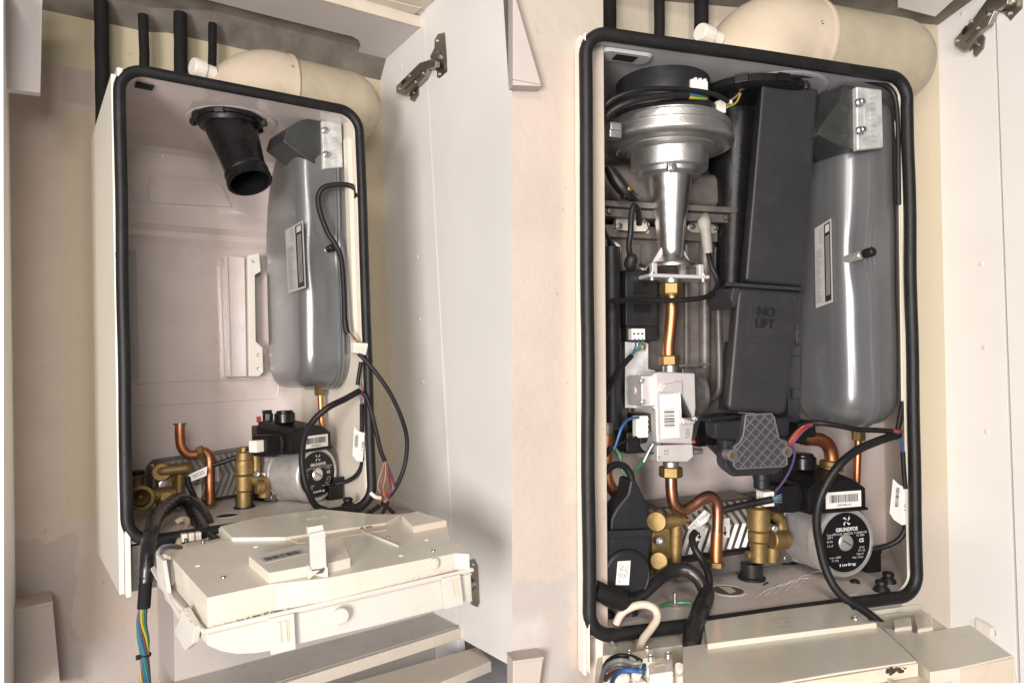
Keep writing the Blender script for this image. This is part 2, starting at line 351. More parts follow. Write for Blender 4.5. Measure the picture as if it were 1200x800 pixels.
hinge(A, XS, dict(
    flange=[(509, 47), (513, 40), (521, 38), (523, 60), (524, 84), (515, 92), (512, 91), (512, 84), (506, 78), (504, 66), (509, 56)], cup=(514, 67),
    screws=[(512.5, 48), (515, 87)],
    arm=[(464, 101), (481, 84), (492, 73), (500, 74), (500, 83), (497, 90), (490, 97), (480, 106), (474, 112), (464, 109)],
    ridge=[(470, 101), (484, 87), (491, 82), (493, 86), (484, 94), (473, 105)],
    slot=[(470.5, 95), (473.5, 92), (473.5, 97), (470.5, 100)], pins=[(480, 89), (468, 104), (496, 86), (487, 96)],
    link=[(491, 74), (503, 70), (510, 71), (510, 78), (500, 81), (492, 83)],
    foot=[(481, 104), (488, 100), (490, 103), (490, 111), (485, 119), (480, 117)], footscrew=(484, 109)),
    CUP)
g = G(); d0 = at(497, 15, X=XS); d1 = at(539, 745, X=XS)
bot = at(600, 780, X=XS)
g.prism([V((XS - .002, d0.y, .80)), V((XS - .002, d1.y, -.677)), V((XS - .002, bot.y - .02, bot.z)), V((XS - .002, -.215, .80))], V((.02, 0, 0)), .001)
single(A, 'door', g, M['white_board'], 'plain white cupboard door standing open beside the emptied boiler', 'door', into=CUP)
hinge(A, XS - .003, dict(flange=[(549, 656), (555, 655), (559, 664), (561, 706), (559, 711), (552, 708), (549, 700)], cup=(552, 684), screws=[(555, 661), (552, 703)]), CUP)
# top board with its round cut-out for the flue
ZB = .655
g = G(); out = [(242, 0), (320, 20), (400, 40), (413, 43), (420, 47), (423, 53), (422, 59), (417, 64), (413, 69), (418, 72), (445, 77)]
pts = [at(p[0] , p[1], Z=ZB) for p in out]
pts[-1].x = XS; fr = at(490, 33, Z=ZB); fr2 = at(371, 0, Z=ZB)
dirf = (fr - fr2); left = fr2 - dirf * 1.2
back = pts[0] - (pts[2] - pts[0]) * .8
g.prism(pts[::-1] + [back, left, V((XS, fr.y, ZB))], V((0, 0, .022)))
single(A, 'top_board', g, [M['lilac_board']], 'pale cupboard top board with rounded notch above the flue pipe', 'board', into=CUP)
g = G(); a0 = V((XS, fr.y - .0015, ZB - .001)); b0 = left + V((0, -.0015, -.001))
g.prism([b0, a0, a0 + V((0, 0, .026)), b0 + V((0, 0, .026))], V((0, -.006, 0)), .0008)
single(A, 'top_edge', g, M['cream_edge'], 'cream edging strip along the front of the notched top board', 'trim', into=CUP)
g = G(); k = ZB + .028
q = [at(p[0], p[1], Z=k) for p in ((395, -6), (493, 20), (520, -15), (400, -40))]
g.prism(q, V((0, 0, .02)), .001)
q = [at(p[0], p[1], Z=k - .004) for p in ((412, -3), (486, 17), (494, 10), (420, -8))]
g.prism(q, V((0, 0, .003)), .001)
single(A, 'cornice', g, M['cream_edge'], 'cream cornice board running above the top of the white door', 'board', into=CUP)
# boxed panel at the top left, cupboard left panel, boxed pipes at the bottom left
g = G(); p = [at(*q, Y=.20) for q in ((-12, -30), (52, -30), (50, 0), (49, 40), (47.5, 109), (-12, 102))]
g.prism(p, V((0, .018, 0)), .0012); single(A, 'bulkhead_panel', g, M['lilac_board'], 'lilac white panel hanging in top corner left of the four black pipes', 'panel')
g = G(); p = [at(4, -20, Y=.1), at(5, 820, Y=.1), at(20, 820, Y=WY), at(9, -20, Y=WY)]
p[3].y = p[2].y = WY
g.hexa(p, [v + V((-.018, 0, 0)) for v in p], .0008)
for yy in (277, 380, 482, 763):
    q = at(5.5 + yy * .001, yy, Y=.14); g.lathe(q, V((1, 0, 0)), [(-.004, .004), (.001, .004), (.002, .002)], 14)
single(A, 'end_panel', g, M['white_board'], 'narrow white cupboard edge with pin holes at the far left', 'side panel', into=CUP)
g = G(); p = [at(*q, Y=.30) for q in ((9, 719), (62, 707), (72, 815), (9, 815))]
g.prism(p, V((0, .078, 0)), .0015)
p = [at(*q, Y=.298) for q in ((9, 716), (62, 704), (62.5, 708), (9, 720))]
g.prism(p, V((0, .079, 0)), .001)
M['boxing'] = mat('boxing', (.42, .36, .31), .6, var=.06, scale=14, bump=.2, bscale=80, dirt=(.24, .18, .13), dirt_scale=14, dirt_amt=.5)
single(A, 'pipe_boxing', g, M['boxing'], 'stained grey pipe boxing with dark ledge in lower left corner', 'boxing')
# lower boxing behind the cover, bottom board, plinth
g = G(); p0 = at(205, 803, Y=.204); p1 = at(510, 712, Y=.204)
g.prism([V((p0.x, .204, p0.z - .3)), V((XS - .001, .204, p1.z - .3)), V((XS - .001, .204, -.44)), V((p0.x, .204, -.44))], V((0, WY - .2045, 0)), .002)
M['lower_wall'] = mat('lower_wall', (.47, .43, .40), .55, var=.05, scale=8, bump=.1)
single(A, 'lower_boxing', g, M['lower_wall'], 'plain grey boxing below the emptied boiler, under the cream cover', 'boxing')
ZS = -.655
g = G(); a = at(537, 733, X=XS - .001); b = at(320, 800, Z=a.z); dd = (b - a); b2 = a + dd * 1.6
p = [V((XS - .001, .203, a.z)), V((XS - .001, a.y, a.z)), b2, V((b2.x, .203, a.z))]
g.prism(p, V((0, 0, -.012)), .0008)
M['grey_board'] = mat('grey_board', (.50, .47, .44), .5, var=.06, scale=10, dirt=(.2, .17, .14), dirt_scale=20, dirt_amt=.4)
single(A, 'bottom_board', g, M['grey_board'], 'dark grey cupboard bottom board below the cream cover', 'board', into=CUP)
g = G(); n = (a - b).normalized(); o = V((n.y, -n.x, 0)) * .004
q0 = a + V((0, -.0005, -.0125)) + o * .2; q1 = b2 + V((0, -.0005, -.0125)) + o * .2
g.prism([q0 + V((0, -.001, .0118)), q1 + V((0, -.001, .0118)), q1 + V((0, -.001, -.010)), q0 + V((0, -.001, -.010))], V((0, -.010, 0)), .001)
single(A, 'bottom_edge', g, M['cream_edge'], 'beige edging strip along the front of the dark bottom board', 'trim', into=CUP)
g = G(); zz = a.z - .032
p = [at(*q, Z=zz) for q in ((560, 757), (576, 774), (500, 806), (380, 850), (200, 900), (160, 870), (330, 822))]
g.prism(p, V((0, 0, -.02)), .002)
single(A, 'plinth_board', g, mat('plinth', (.60, .54, .46), .5, var=.04), 'wide beige plinth board under the white cupboard door', 'board')
# floor of the room, far below, closing the view under the doors
g = G(); g.sheet([V((-2, -1.2, -.76)), V((1.2, -1.2, -.76)), V((1.2, .6, -.76)), V((-2, .6, -.76))])
single(A, 'floor', g, mat('room_floor', (.52, .52, .55), .6), kind='structure')

# ---- black lagged pipes
for px0, py0, w, px1, label in ((118.5, 13, 15, 121, 'thick black lagged pipe farthest left above the emptied boiler'),
                               (168, 30, 11, 171, 'slim black lagged pipe, second from left above the emptied boiler'),
                               (211, 28, 14.5, 213, 'thick black lagged pipe beside the cream flue elbow of the emptied boiler'),
                               (249, 40, 9.5, 249, 'short thin black lagged pipe behind the flue elbow of the emptied boiler')):
    Y = .335; a = at(px0, py0 - 12, Y=Y); b = at(px1, 160, Y=Y); r = w / 2 * A.px(a)
    g = G(); mid = [a.lerp(b, k / 9) + V((random.uniform(-.0006, .0006), 0, 0)) for k in range(10)]
    g.tube(mid, r, 20, 2)
    single(A, 'lagged_pipe', g, M['foam'], label, 'pipe', 'black lagged pipes above the emptied boiler')

# ---- flue: elbow and pipe
HH = .36
def flue(A, el, pipe, cap, screws, labels, coll):
    at = A.at
    cx, cy, Y, rx = el
    c = at(cx, cy, Y=Y); s = A.px(c); r = rx * s
    t = Thing(A, 'flue_elbow', labels[0], 'flue elbow', c - V((0, 0, r)))
    e0 = at(pipe[0], pipe[1], Y=Y); rp = pipe[2] * s; re = rp * 1.07; rho = re * 1.0
    cxx = at(cap[0] + 2, cap[1], Y=Y).x + re * .99
    path = [V((cxx, Y, HH + .005)), V((cxx, Y, max(HH + .008, e0.z - rho)))] + [V((cxx + rho - rho * math.cos(R_(a_)), Y, e0.z - rho + rho * math.sin(R_(a_)))) for a_ in range(6, 91, 6)]
    path += [V((cxx + rho + (e0.x - cxx - rho) * k / 3, Y, e0.z)) for k in (1, 2, 3)]
    g = G(); g.tube(path, [re * k for k in (1.08, 1.08, 1.09, 1.08, 1.06, 1.04, 1.01, 1.0)], 56, 1, smooth=False)
    g.lathe(V((e0.x - .003, Y, e0.z)), X_, [(-.004, re * .985), (-.003, re * 1.02), (.002, re * 1.02), (.003, re * .96)], 56)
    t.part('elbow', g, M['flue_cream'])
    q0 = at(cap[0], cap[1], Y=Y - .035); rc = cap[2] * A.px(q0); ax = V((-1, -.25, .05)).normalized()
    g = G(); ring = []
    n = 48
    for h, k in ((-.03, .8), (-.012, .8), (-.011, 1), (.008, 1), (.011, .9), (.0112, .01)):
        u, v = frame(ax); ring.append([q0 + ax * h + (u * math.cos(2 * math.pi * i / n) + v * math.sin(2 * math.pi * i / n)) * (rc * k * (1 + (.035 if (i % 3 == 0 and k == 1) else 0))) for i in range(n)])
    g.loft(ring); t.part('sampling_cap', g, M['white_plastic'])
    for p in screws:
        q = at(*p, Y=Y - rp); n = V((0, -.93, (q.z - e0.z) / rp * .7)).normalized(); q = V((q.x, Y, e0.z)) + (q - V((q.x, Y, e0.z))).normalized() * rp * 1.055
        q.x = at(*p, Y=q.y).x; n = (q - V((q.x, Y, e0.z))).normalized()
        g = G(); g.lathe(q, n, [(-.001, .0042), (.0012, .004), (.0022, .002), (.0015, .001)], 18); t.part('screw', g, M['nickel'])
    t = Thing(A, 'flue_pipe', labels[1], 'flue pipe', V((e0.x, Y, e0.z - rp)))
    edge, wall = coll; xe = at(edge, cy, Y=wall).x - rp; rho = rp * .25
    path = [V((e0.x + .001, Y, e0.z)), V(((e0.x + xe - rho) / 2, Y, e0.z))] + [V((xe - rho + rho * math.sin(R_(k)), Y + rho - rho * math.cos(R_(k)), e0.z)) for k in range(0, 91, 6)] + [V((xe, max(wall - .004, Y + rho + .004), e0.z))]
    g = G(); g.tube(path, rp, 56, 1, smooth=False); t.part('pipe', g, M['flue_pipe'])
    g = G(); rr = random.Random(3); n = 56; rings = []
    for h, k in ((-.03, 1.0), (-.029, 1.035), (-.008, 1.045), (-.005, 1.12), (0, 1.15)):
        rings.append([V((xe, wall + h - .001, e0.z)) + V((math.cos(2 * math.pi * i / n), 0, math.sin(2 * math.pi * i / n))) * rp * (k + (rr.uniform(-.012, .03) if h > -.006 else 0)) for i in range(n)])
    g.loft(rings, caps=False); t.part('wall_seal', g, M['filler'])
flue(A, (291, 112, .19, 58), (338, 110.5, 42), (232, 80, 10.5), [(343, 78), (258, 97), (277, 101)],
     ('cream flue elbow with ribbed cap above the emptied boiler', 'cream flue pipe under the notched top board, turning into the wall by the white panel'), (406, WY))

# ------------------------------------------------------------------ boiler casing (shared builder)
def seal_path(w, h, r, seed):
    """Rubber profile pressed on by hand: the line wavers by half a millimetre."""
    o = rrect(w, h, r); out = []; rnd = random.Random(seed); ph = [rnd.uniform(0, 6.28) for _ in range(6)]
    for i, (x, z) in enumerate(o):
        x2, z2 = o[(i + 1) % len(o)]; n = max(1, int(math.hypot(x2 - x, z2 - z) / .014))
        for k in range(n):
            px_, pz_ = x + (x2 - x) * k / n, z + (z2 - z) * k / n; t_ = px_ * 31 + pz_ * 47
            out.append(V((px_ + .0004 * math.sin(t_ * .5 + ph[0]) + rnd.uniform(-.00008, .00008), .0005 * math.sin(t_ * .7 + ph[1]), pz_ + .0004 * math.sin(t_ * .4 + ph[2]) + rnd.uniform(-.00008, .00008))))
    return out
def rrect(w, h, r, n=8):
    out = []
    for cx, cz, a0 in ((w - r, h - r, 0), (-(w - r), h - r, 90), (-(w - r), -(h - r), 180), (w - r, -(h - r), 270)):
        for k in range(n + 1):
            a = R_(a0 + 90 * k / n); out.append((cx + r * math.cos(a), cz + r * math.sin(a)))
    return out
HW = .387 / 2; HH = .36; DL = .36
boiler = Thing(A, 'boiler_casing', 'open cream boiler casing, emptied so its bare glossy back panel shows', 'boiler', (0, .15, -.44))
g = G(); o = rrect(HW + .002, HH + .002, .038)
sp_ = seal_path(HW + .002, HH + .002, .038, 1); rnd = random.Random(21); g.tube(sp_, .0088, 16, 1, closed=True, smooth=False); j_ = sp_[len(sp_) // 3]; g.tube([j_ + V((0, 0, -.004)), j_ + V((0, 0, .004))], .0091, 16, 1, smooth=False)
boiler.part('seal', g, M['seal_rubber'])
# flange under the seal
g = G(); oi = rrect(HW - .0045, HH - .0045, .034); oo = rrect(HW + .006, HH + .006, .042)
g.loft([[V((x, .010, z)) for x, z in oo], [V((x, .004, z)) for x, z in oo], [V((x, .004, z)) for x, z in oi], [V((x, .010, z)) for x, z in oi]], closed=True)
boiler.part('flange', g, M['casing_white'])
# inner shell: ceiling + back, side walls
zt = HH - .004
def yz(py, Y, px=200): return (Y, at(px, py, Y=Y).z)
ridge = [(.008, zt), (.30, zt), (.335, zt - .004), (.345, zt - .014), (.345, yz(240, .345)[1]), (.350, yz(247, .35)[1]), (.346, yz(264, .352)[1]), (.360, yz(271, .359)[1]), (.364, yz(277, .36)[1]),
         (.354, yz(283, .354)[1]), (.347, yz(290, .347)[1]), (.346, yz(310, .347)[1]), (.346, -HH + .02), (.340, -HH + .004)]  # groove shaped to give a dark band of shade across the back
g = G(); xs = [-HW + .004, -HW + .03] + [(-HW + .04) + k * (2 * HW - .08) / 12 for k in range(13)] + [HW - .03, HW - .004]
rings = [[V((x, y, z)) for x in xs] for y, z in ridge]
tb = bmesh.new(); vv = [[tb.verts.new(p) for p in r] for r in rings]
for a_, b_ in zip(vv, vv[1:]):
    for i in range(len(xs) - 1): tb.faces.new((a_[i], a_[i + 1], b_[i + 1], b_[i]))
g.add(tb)
# embossed frame low on the back panel
for path in ([(158, 497 - 47), (300, 445), (322, 447), (326, 452), (325, 463), (320, 467), (300, 468), (165, 475), (157, 470)],):
    g.tube([at(*p, Y=.3462) for p in path], .0016, 8, 6, closed=True)
boiler.part('back_panel', g, M['casing_in'], ang=30)
g = G(); g.box((HW - .006, .008, -HH), (HW + .002, DL, HH)); g.box((HW - .0065, .012, -HH + .003), (HW - .0045, .03, HH - .03), .001); boiler.part('side_wall', g, M['bracket_cream'])
g = G(); g.box((-HW - .002, .008, -HH), (-HW + .004, DL, HH)); boiler.part('side_wall', g, M['casing_white'])
g = G(); pa = at(130, 86, Y=.004); pb = at(139, 697, Y=.004)
g.prism([V((pa.x, .004, pb.z)), V((pa.x, .004, pa.z)), V((pa.x, .36, pa.z + .003)), V((pa.x, .36, pb.z))], V((.007, 0, 0)), .0015)
pc = at(136, 80, Y=0)
g.prism([V((pa.x + .0075, -.006, pb.z - .004)), V((pa.x + .0075, -.006, pc.z)), V((pa.x + .0075, .02, pc.z + .002)), V((pa.x + .0075, .02, pb.z - .004))], V((.0075, 0, 0)), .002)
boiler.part('outer_panel', g, M['casing_white'])
g = G(); g.box((-HW - .004, .012, HH + .001), (HW + .004, .36, HH + .004)); boiler.part('top_panel', g, M['casing_white'])
# floor tray with its holes (openings shown as sunken dark wells)
ZF = -HH + .002
g = G(); g.box((-HW + .002, .006, ZF - .006), (HW - .003, .345, ZF), .001)
hole = at(266, 604, Z=ZF)
boiler_floor = boiler.part('floor_tray', g, M['floor_pan'])
g = G(); g.lathe(hole + V((0, 0, .0002)), Z_, [(0, .022), (.0006, .0215), (.0006, .018), (-.0001, .0175)], 40); boiler.part('hole_rim', g, M['floor_pan'], boiler_floor)
g = G(); g.lathe(hole + V((0, 0, .0003)), Z_, [(0, .0174), (.0002, .017)], 40); boiler.part('hole', g, M['void'], boiler_floor)
# lower lip and dark hinge channel under the opening
g = G(); g.box((-HW + .005, .012, -HH - .075), (HW, .03, -HH - .008)); g.box((-HW, .05, -.44), (HW, .30, -HH - .012)); boiler.part('underside', g, M['steel_dark'])
g = G(); q = at(260, 622, Y=-.005); g.box((-HW + .03, -.006, -HH - .016), (q.x, .012, -HH - .006), .001); boiler.part('lower_rail', g, M['black_plastic'])
g = G(); a = at(161, 93, Z=zt - .002); b = at(178, 103, Z=zt - .002)
g.box((a.x, .03, zt - .0035), (a.x + .026, .052, zt - .001), .0012); boiler.part('slot', g, M['void'])
g = G(); fc = at(272, 143, Z=zt - .001); g.lathe(fc, -Z_, [(0, .080), (.0012, .077), (.0014, .066), (.0004, .062)], 56); boiler.part('flue_ring', g, M['casing_in'])
# cream bracket on the back, dark plate edge at the left
g = G(); YB = .318
g.prism([at(*p, Y=YB) for p in ((265, 299), (287, 301), (290, 441), (269, 442))], V((0, .027, 0)), .002)
g.prism([at(*p, Y=YB - .006) for p in ((263, 300), (267, 300), (271, 441), (268, 441))], V((0, .03, 0)), .001)
br0 = boiler.part('bracket', g, M['casing_in']); g = G(); g.prism([at(*p, Y=YB - .002) for p in ((287, 303), (291, 303), (293, 440), (289, 440))], V((0, .02, 0))); boiler.part('bracket_gap', g, M['steel_dark'], br0); g = G()
g.prism([at(*p, Y=YB - .012) for p in ((290, 299), (304, 296), (306, 318), (299, 322), (300, 400), (308, 407), (309, 436), (304, 441), (292, 441))], V((0, .02, 0)), .002)
br = boiler.part('clip_rail', g, M['casing_white'])
for p in ((271, 311), (272, 317), (273, 372), (275, 420), (275, 429), (297, 306), (303, 416), (303, 432)):
    g = G(); g.lathe(at(*p, Y=YB - (.0125 if p[0] > 290 else .0005)), -Y_, [(0, .004), (.0008, .0036), (.0004, .002)], 18); boiler.part('rivet', g, M['bracket_cream'] if p[0] < 290 else M['zinc'], br)
g = G(); g.prism([at(*p, Y=.29) for p in ((147, 291), (159.5, 293), (163, 440), (162, 446), (147, 446))], V((0, .004, 0)), .0008); boiler.part('heat_shield', g, M['casing_grey'])
g = G(); g.prism([at(*p, Y=.3445) for p in ((174, 238), (173, 216), (176, 209), (182, 206), (250, 212), (257, 215), (262, 222), (272, 243))], V((0, -.003, 0)), .0022, seg=3); boiler.part('reflection_plate', g, M['casing_in'])  # raised plate added to draw the outline of a reflection
# screws in the upper back
for p in ((192, 183), (297, 342)):
    g = G(); g.lathe(at(*p, Y=.345), -Y_, [(0, .004), (.001, .0036), (.0016, .0015)], 16); boiler.part('rivet', g, M['casing_in'])
# fit of the white trunking beside the seal
t = Thing(A, 'cable_trunking', 'slim cream cable trunking strip beside the right seal of the emptied boiler', 'trunking', at(421, 415, Y=.03))
g = G(); g.hexa([at(*p, Y=.022) for p in ((407, 160), (413.5, 163), (424.5, 415), (416, 415))], [at(*p, Y=.022) + V((0, .022, 0)) for p in ((407, 160), (413.5, 163), (424.5, 415), (416, 415))], .002)
t.part('strip', g, M['bracket_cream'])

# ---- black flue spigot
t = Thing(A, 'flue_spigot', 'black plastic flue spigot hanging alone from ceiling of emptied boiler', 'flue spigot', at(272, 143, Y=.15))
c = at(268, 141, Z=zt - .004); tip = at(293, 214, Y=c.y - .055)
ax = (tip - c); ln = ax.length; s = A.px(c)
g = G(); g.lathe(c + V((0, 0, .004)), -Z_, [(0, 39 * s), (.006, 40 * s), (.009, 39 * s), (.010, 35 * s), (.018, 33 * s), (.022, 29 * s)], 56)
for k in range(8):
    a_ = 2 * math.pi * k / 8 + .3; d = V((math.cos(a_), math.sin(a_), 0)); u = V((-d.y, d.x, 0))
    b0 = c + d * 38 * s; g.prism([b0 - u * .009, b0 + u * .009, b0 + u * .008 + d * .007, b0 - u * .008 + d * .007], V((0, 0, -.009)), .001)
t.part('flange', g, M['black_plastic'])
g = G(); g.lathe(c, ax, [(0, 30 * s), (ln * .12, 28.5 * s), (ln * .8, 22.5 * s), (ln * .82, 24 * s), (ln * .86, 24.5 * s), (ln * .88, 23 * s), (ln * .93, 23 * s), (ln * .95, 25 * s), (ln, 25 * s), (ln * 1.005, 23.5 * s), (ln * 1.0, 21.5 * s), (ln * .4, 19 * s)], 48)
t.part('tube', g, M['black_gloss'])

# ------------------------------------------------------------------ expansion vessels (shared builder)
def vessel(A, x0, x1, seam, yc, zc, hy, hz, rad, labels, marks, topb, group):
    at = A.at
    t = Thing(A, 'expansion_vessel', labels, 'expansion vessel', (seam, yc, zc - hz), group)
    zv = topb
    def ring(x, inset, n=12):
        def rr(w_, h_, r_, rt_):
            out = []
            rz_ = rt_ * 1.7
            for cx, cz, a0, r, rz2 in ((w_ - rt_, h_ - rz_, 0, rt_, rz_), (-(w_ - r_), h_ - r_, 90, r_, r_), (-(w_ - r_), -(h_ - r_), 180, r_, r_), (w_ - r_, -(h_ - r_), 270, r_, r_)):
                for k in range(n + 1): a_ = R_(a0 + 90 * k / n); out.append((cx + r * math.cos(a_), cz + rz2 * math.sin(a_)))
            return out
        o = rr(hy - inset, hz - inset, max(.010, rad - inset * .6), max(.012, (min(rad * 2.2, hy * 1.5) if hy > .1 else hy * .9) - inset * .8)); out = []
        for i, (a_, b_) in enumerate(o):
            a2, b2 = o[(i + 1) % len(o)]; straight = i in (n, 2 * n + 1, 3 * n + 2, 4 * n + 3); m = 40 if straight else 1
            for k in range(m):
                y, z = a_ + (a2 - a_) * k / m, b_ + (b2 - b_) * k / m
                if y < -hy * .35:
                    g1 = math.exp(-((z + zc - zv) / .045) ** 2); g2 = math.exp(-((x - seam + .012) / .022) ** 2)
                    y += .011 * g1 * g2 + .0007 * math.sin(z * 38 + x * 60)
                out.append(V((x, yc + y, zc + z)))
        return out
    w = seam - x0; w2 = x1 - seam
    N_ = 12; q = min(w * .6, .024)
    secs = [(x0 + q * (1 - math.cos(math.pi / 2 * k / N_)), .003 + q * (1 - math.sin(math.pi / 2 * k / N_))) for k in range(N_ + 1)] + [(seam - .004, .0005), (seam, 0)]
    g = G(); rings = [ring(x0 - .0015, min(hy * .6, q + .04))] + [ring(x0 - .0008, min(hy * .5, q + .018))] + [ring(x, i) for x, i in secs]
    g.loft(rings); left = t.part('shell', g, M['vessel_grey'], ang=60)
    g = G(); q = min(.024, w2 * .7); secs = [(seam + .0005, 0)] + [(x1 - q + q * math.sin(math.pi / 2 * k / N_), .002 + q * (1 - math.cos(math.pi / 2 * k / N_))) for k in range(N_ + 1)]
    g.loft([ring(x, i + .0015) for x, i in secs]); t.part('shell', g, M['vessel_grey'], ang=60)
    g = G(); g.loft([ring(seam - .006, .001), ring(seam - .005, -.0034), ring(seam - .001, -.0036), ring(seam, -.0012), ring(seam + .001, -.0036), ring(seam + .005, -.0034), ring(seam + .006, .001)], caps=False); t.part('seam', g, M['vessel_grey'])
    return t, left
vt, vsh = vessel(A, .098, .205, .168, .175, .098, .12, .243, .06, 'grey steel expansion vessel in emptied boiler, with a black cable looped across it', None, .107, 'expansion vessels')
def pts(A, lst): return [A.at(p[0], p[1], Y=p[2]) for p in lst]
def cable(A, lst, rpx, name, m, label, cat, group=None, seg=12, n=6, flat=1.0):
    P = pts(A, lst); r = rpx * A.px(P[len(P) // 2]); g = G(); g.tube(P, r, seg, n, flat=flat)
    return single(A, name, g, m, label, cat, group)
def vessel_marks(A, t, sh, X, lab, valve, plate, side, bolts, foot, footpx):
    at = A.at
    g = G(); q = [at(*p, X=X) for p in lab]; g.prism(q, V((.0008, 0, 0)))
    yv = ((q[3] - q[0]) + (q[2] - q[1])).normalized(); xv = ((q[1] - q[0]) + (q[2] - q[3])).normalized()
    def pt(u, v, o=-.0006): return (q[0].lerp(q[1], u)).lerp(q[3].lerp(q[2], u), v) + V((o, 0, 0))
    pl = t.part('rating_label', g, M['paper_grey'], sh)
    g = G()
    def quad(u0, u1, v0, v1, mi, o=-.0006): g.sheet([pt(u0, v0, o), pt(u1, v0, o), pt(u1, v1, o), pt(u0, v1, o)], mi)
    quad(.60, .96, .03, .97, 0)
    rnd = random.Random(5)
    for k in range(34):
        v = .30 + .66 * k / 34; quad(.07, .07 + rnd.uniform(.2, .42), v, v + .007, 1)
    for k in range(4): quad(.70 + .06 * k, .72 + .06 * k, .18, .9, 2, -.0009)
    for k in range(5): quad(.30, .5, .05 + .04 * k, .06 + .04 * k, 1)
    quad(.68, .92, .05, .14, 2, -.0009)
    t.part('print', g, [M['ink'], M['ink_grey'], M['print_dim']], pl)
    # air valve with black cap
    g = G(); b = at(*valve, Y=plate[1] + .018); d = V((.25, -1, .15)).normalized()
    g.lathe(b, d, [(-.02, .006), (.004, .006), (.004, .0045), (.010, .0045)], 20); vv = t.part('air_valve', g, M['steel'])
    g = G(); g.lathe(b + d * .009, d, [(0, .0055), (.003, .0068), (.014, .0066), (.016, .005), (.0162, .001)], 20); t.part('valve_cap', g, M['rubber'], vv)
    # hanging bracket
    Yp = plate[1]
    g = G(); g.prism([at(*p, Y=Yp + .008) for p in side], V((-.012, .07, .0)), .003); bk = t.part('bracket', g, M['galv_dark'])
    g = G(); i = [V((sum(c) / len(side) for c in zip(*[at(*p, Y=Yp + .0072) for p in side])))][0]
    g.prism([i + (at(*p, Y=Yp + .0074) - i) * .5 for p in side], V((-.0005, .002, 0)), .0008); t.part('emboss', g, M['galv_dark'], bk)
    g = G(); p4 = [at(*p, Y=Yp) for p in plate[0]]; g.prism(p4, V((0, .010, 0)), .0025, seg=3)
    c = sum(p4, V()) / 4
    g.prism([c + (p - c) * .62 + V((.003, -.0005, 0)) for p in p4], V((0, .002, 0)), .0015)
    e = (p4[3] - p4[0]); wv = (p4[1] - p4[0])
    for k in range(9): 
        o = p4[0] + wv * .46 + e * (.12 + .085 * k) + V((0, -.0008, 0)); g.prism([o, o + wv * .26, o + wv * .22 + e * .05, o + wv * .03 + e * .045], V((0, -.0012, 0)), .0005)
    pt_ = t.part('hanger_plate', g, M['galv'])
    for p in bolts:
        b = at(*p, Y=Yp - .001); g = G(); g.lathe(b, -Y_, [(0, .0065), (.003, .006), (.0045, .004), (.009, .004), (.010, .003)], 20); t.part('bolt', g, M['zinc'], pt_)
    # outlet stub with nut and copper tail underneath
    if foot:
        b = at(*foot[0], Y=foot[2]); e = at(*foot[1], Y=foot[2]); r = footpx * A.px(b)
        g = G(); g.hexnut(b + V((0, 0, .006)), b + V((0, 0, -.012)), r * 1.9); t.part('nut', g, M['brass_nut'])
        g = G(); g.tube([b, b.lerp(e, .5), e], r, 16, 4); t.part('copper_tail', g, M['copper'])
vessel_marks(L, vt, vsh, .0945, [(334, 270), (354.5, 258.5), (358, 337), (338, 344)], (381, 294), ([(377, 141), (400.5, 143), (402.5, 196), (379, 198)], .05),
             [(336, 152), (352, 141), (366, 138), (377, 139), (380, 197), (367, 193), (332, 166)], [(380, 153), (381.5, 181)], ((375, 456), (378, 512), .17), 3.6)

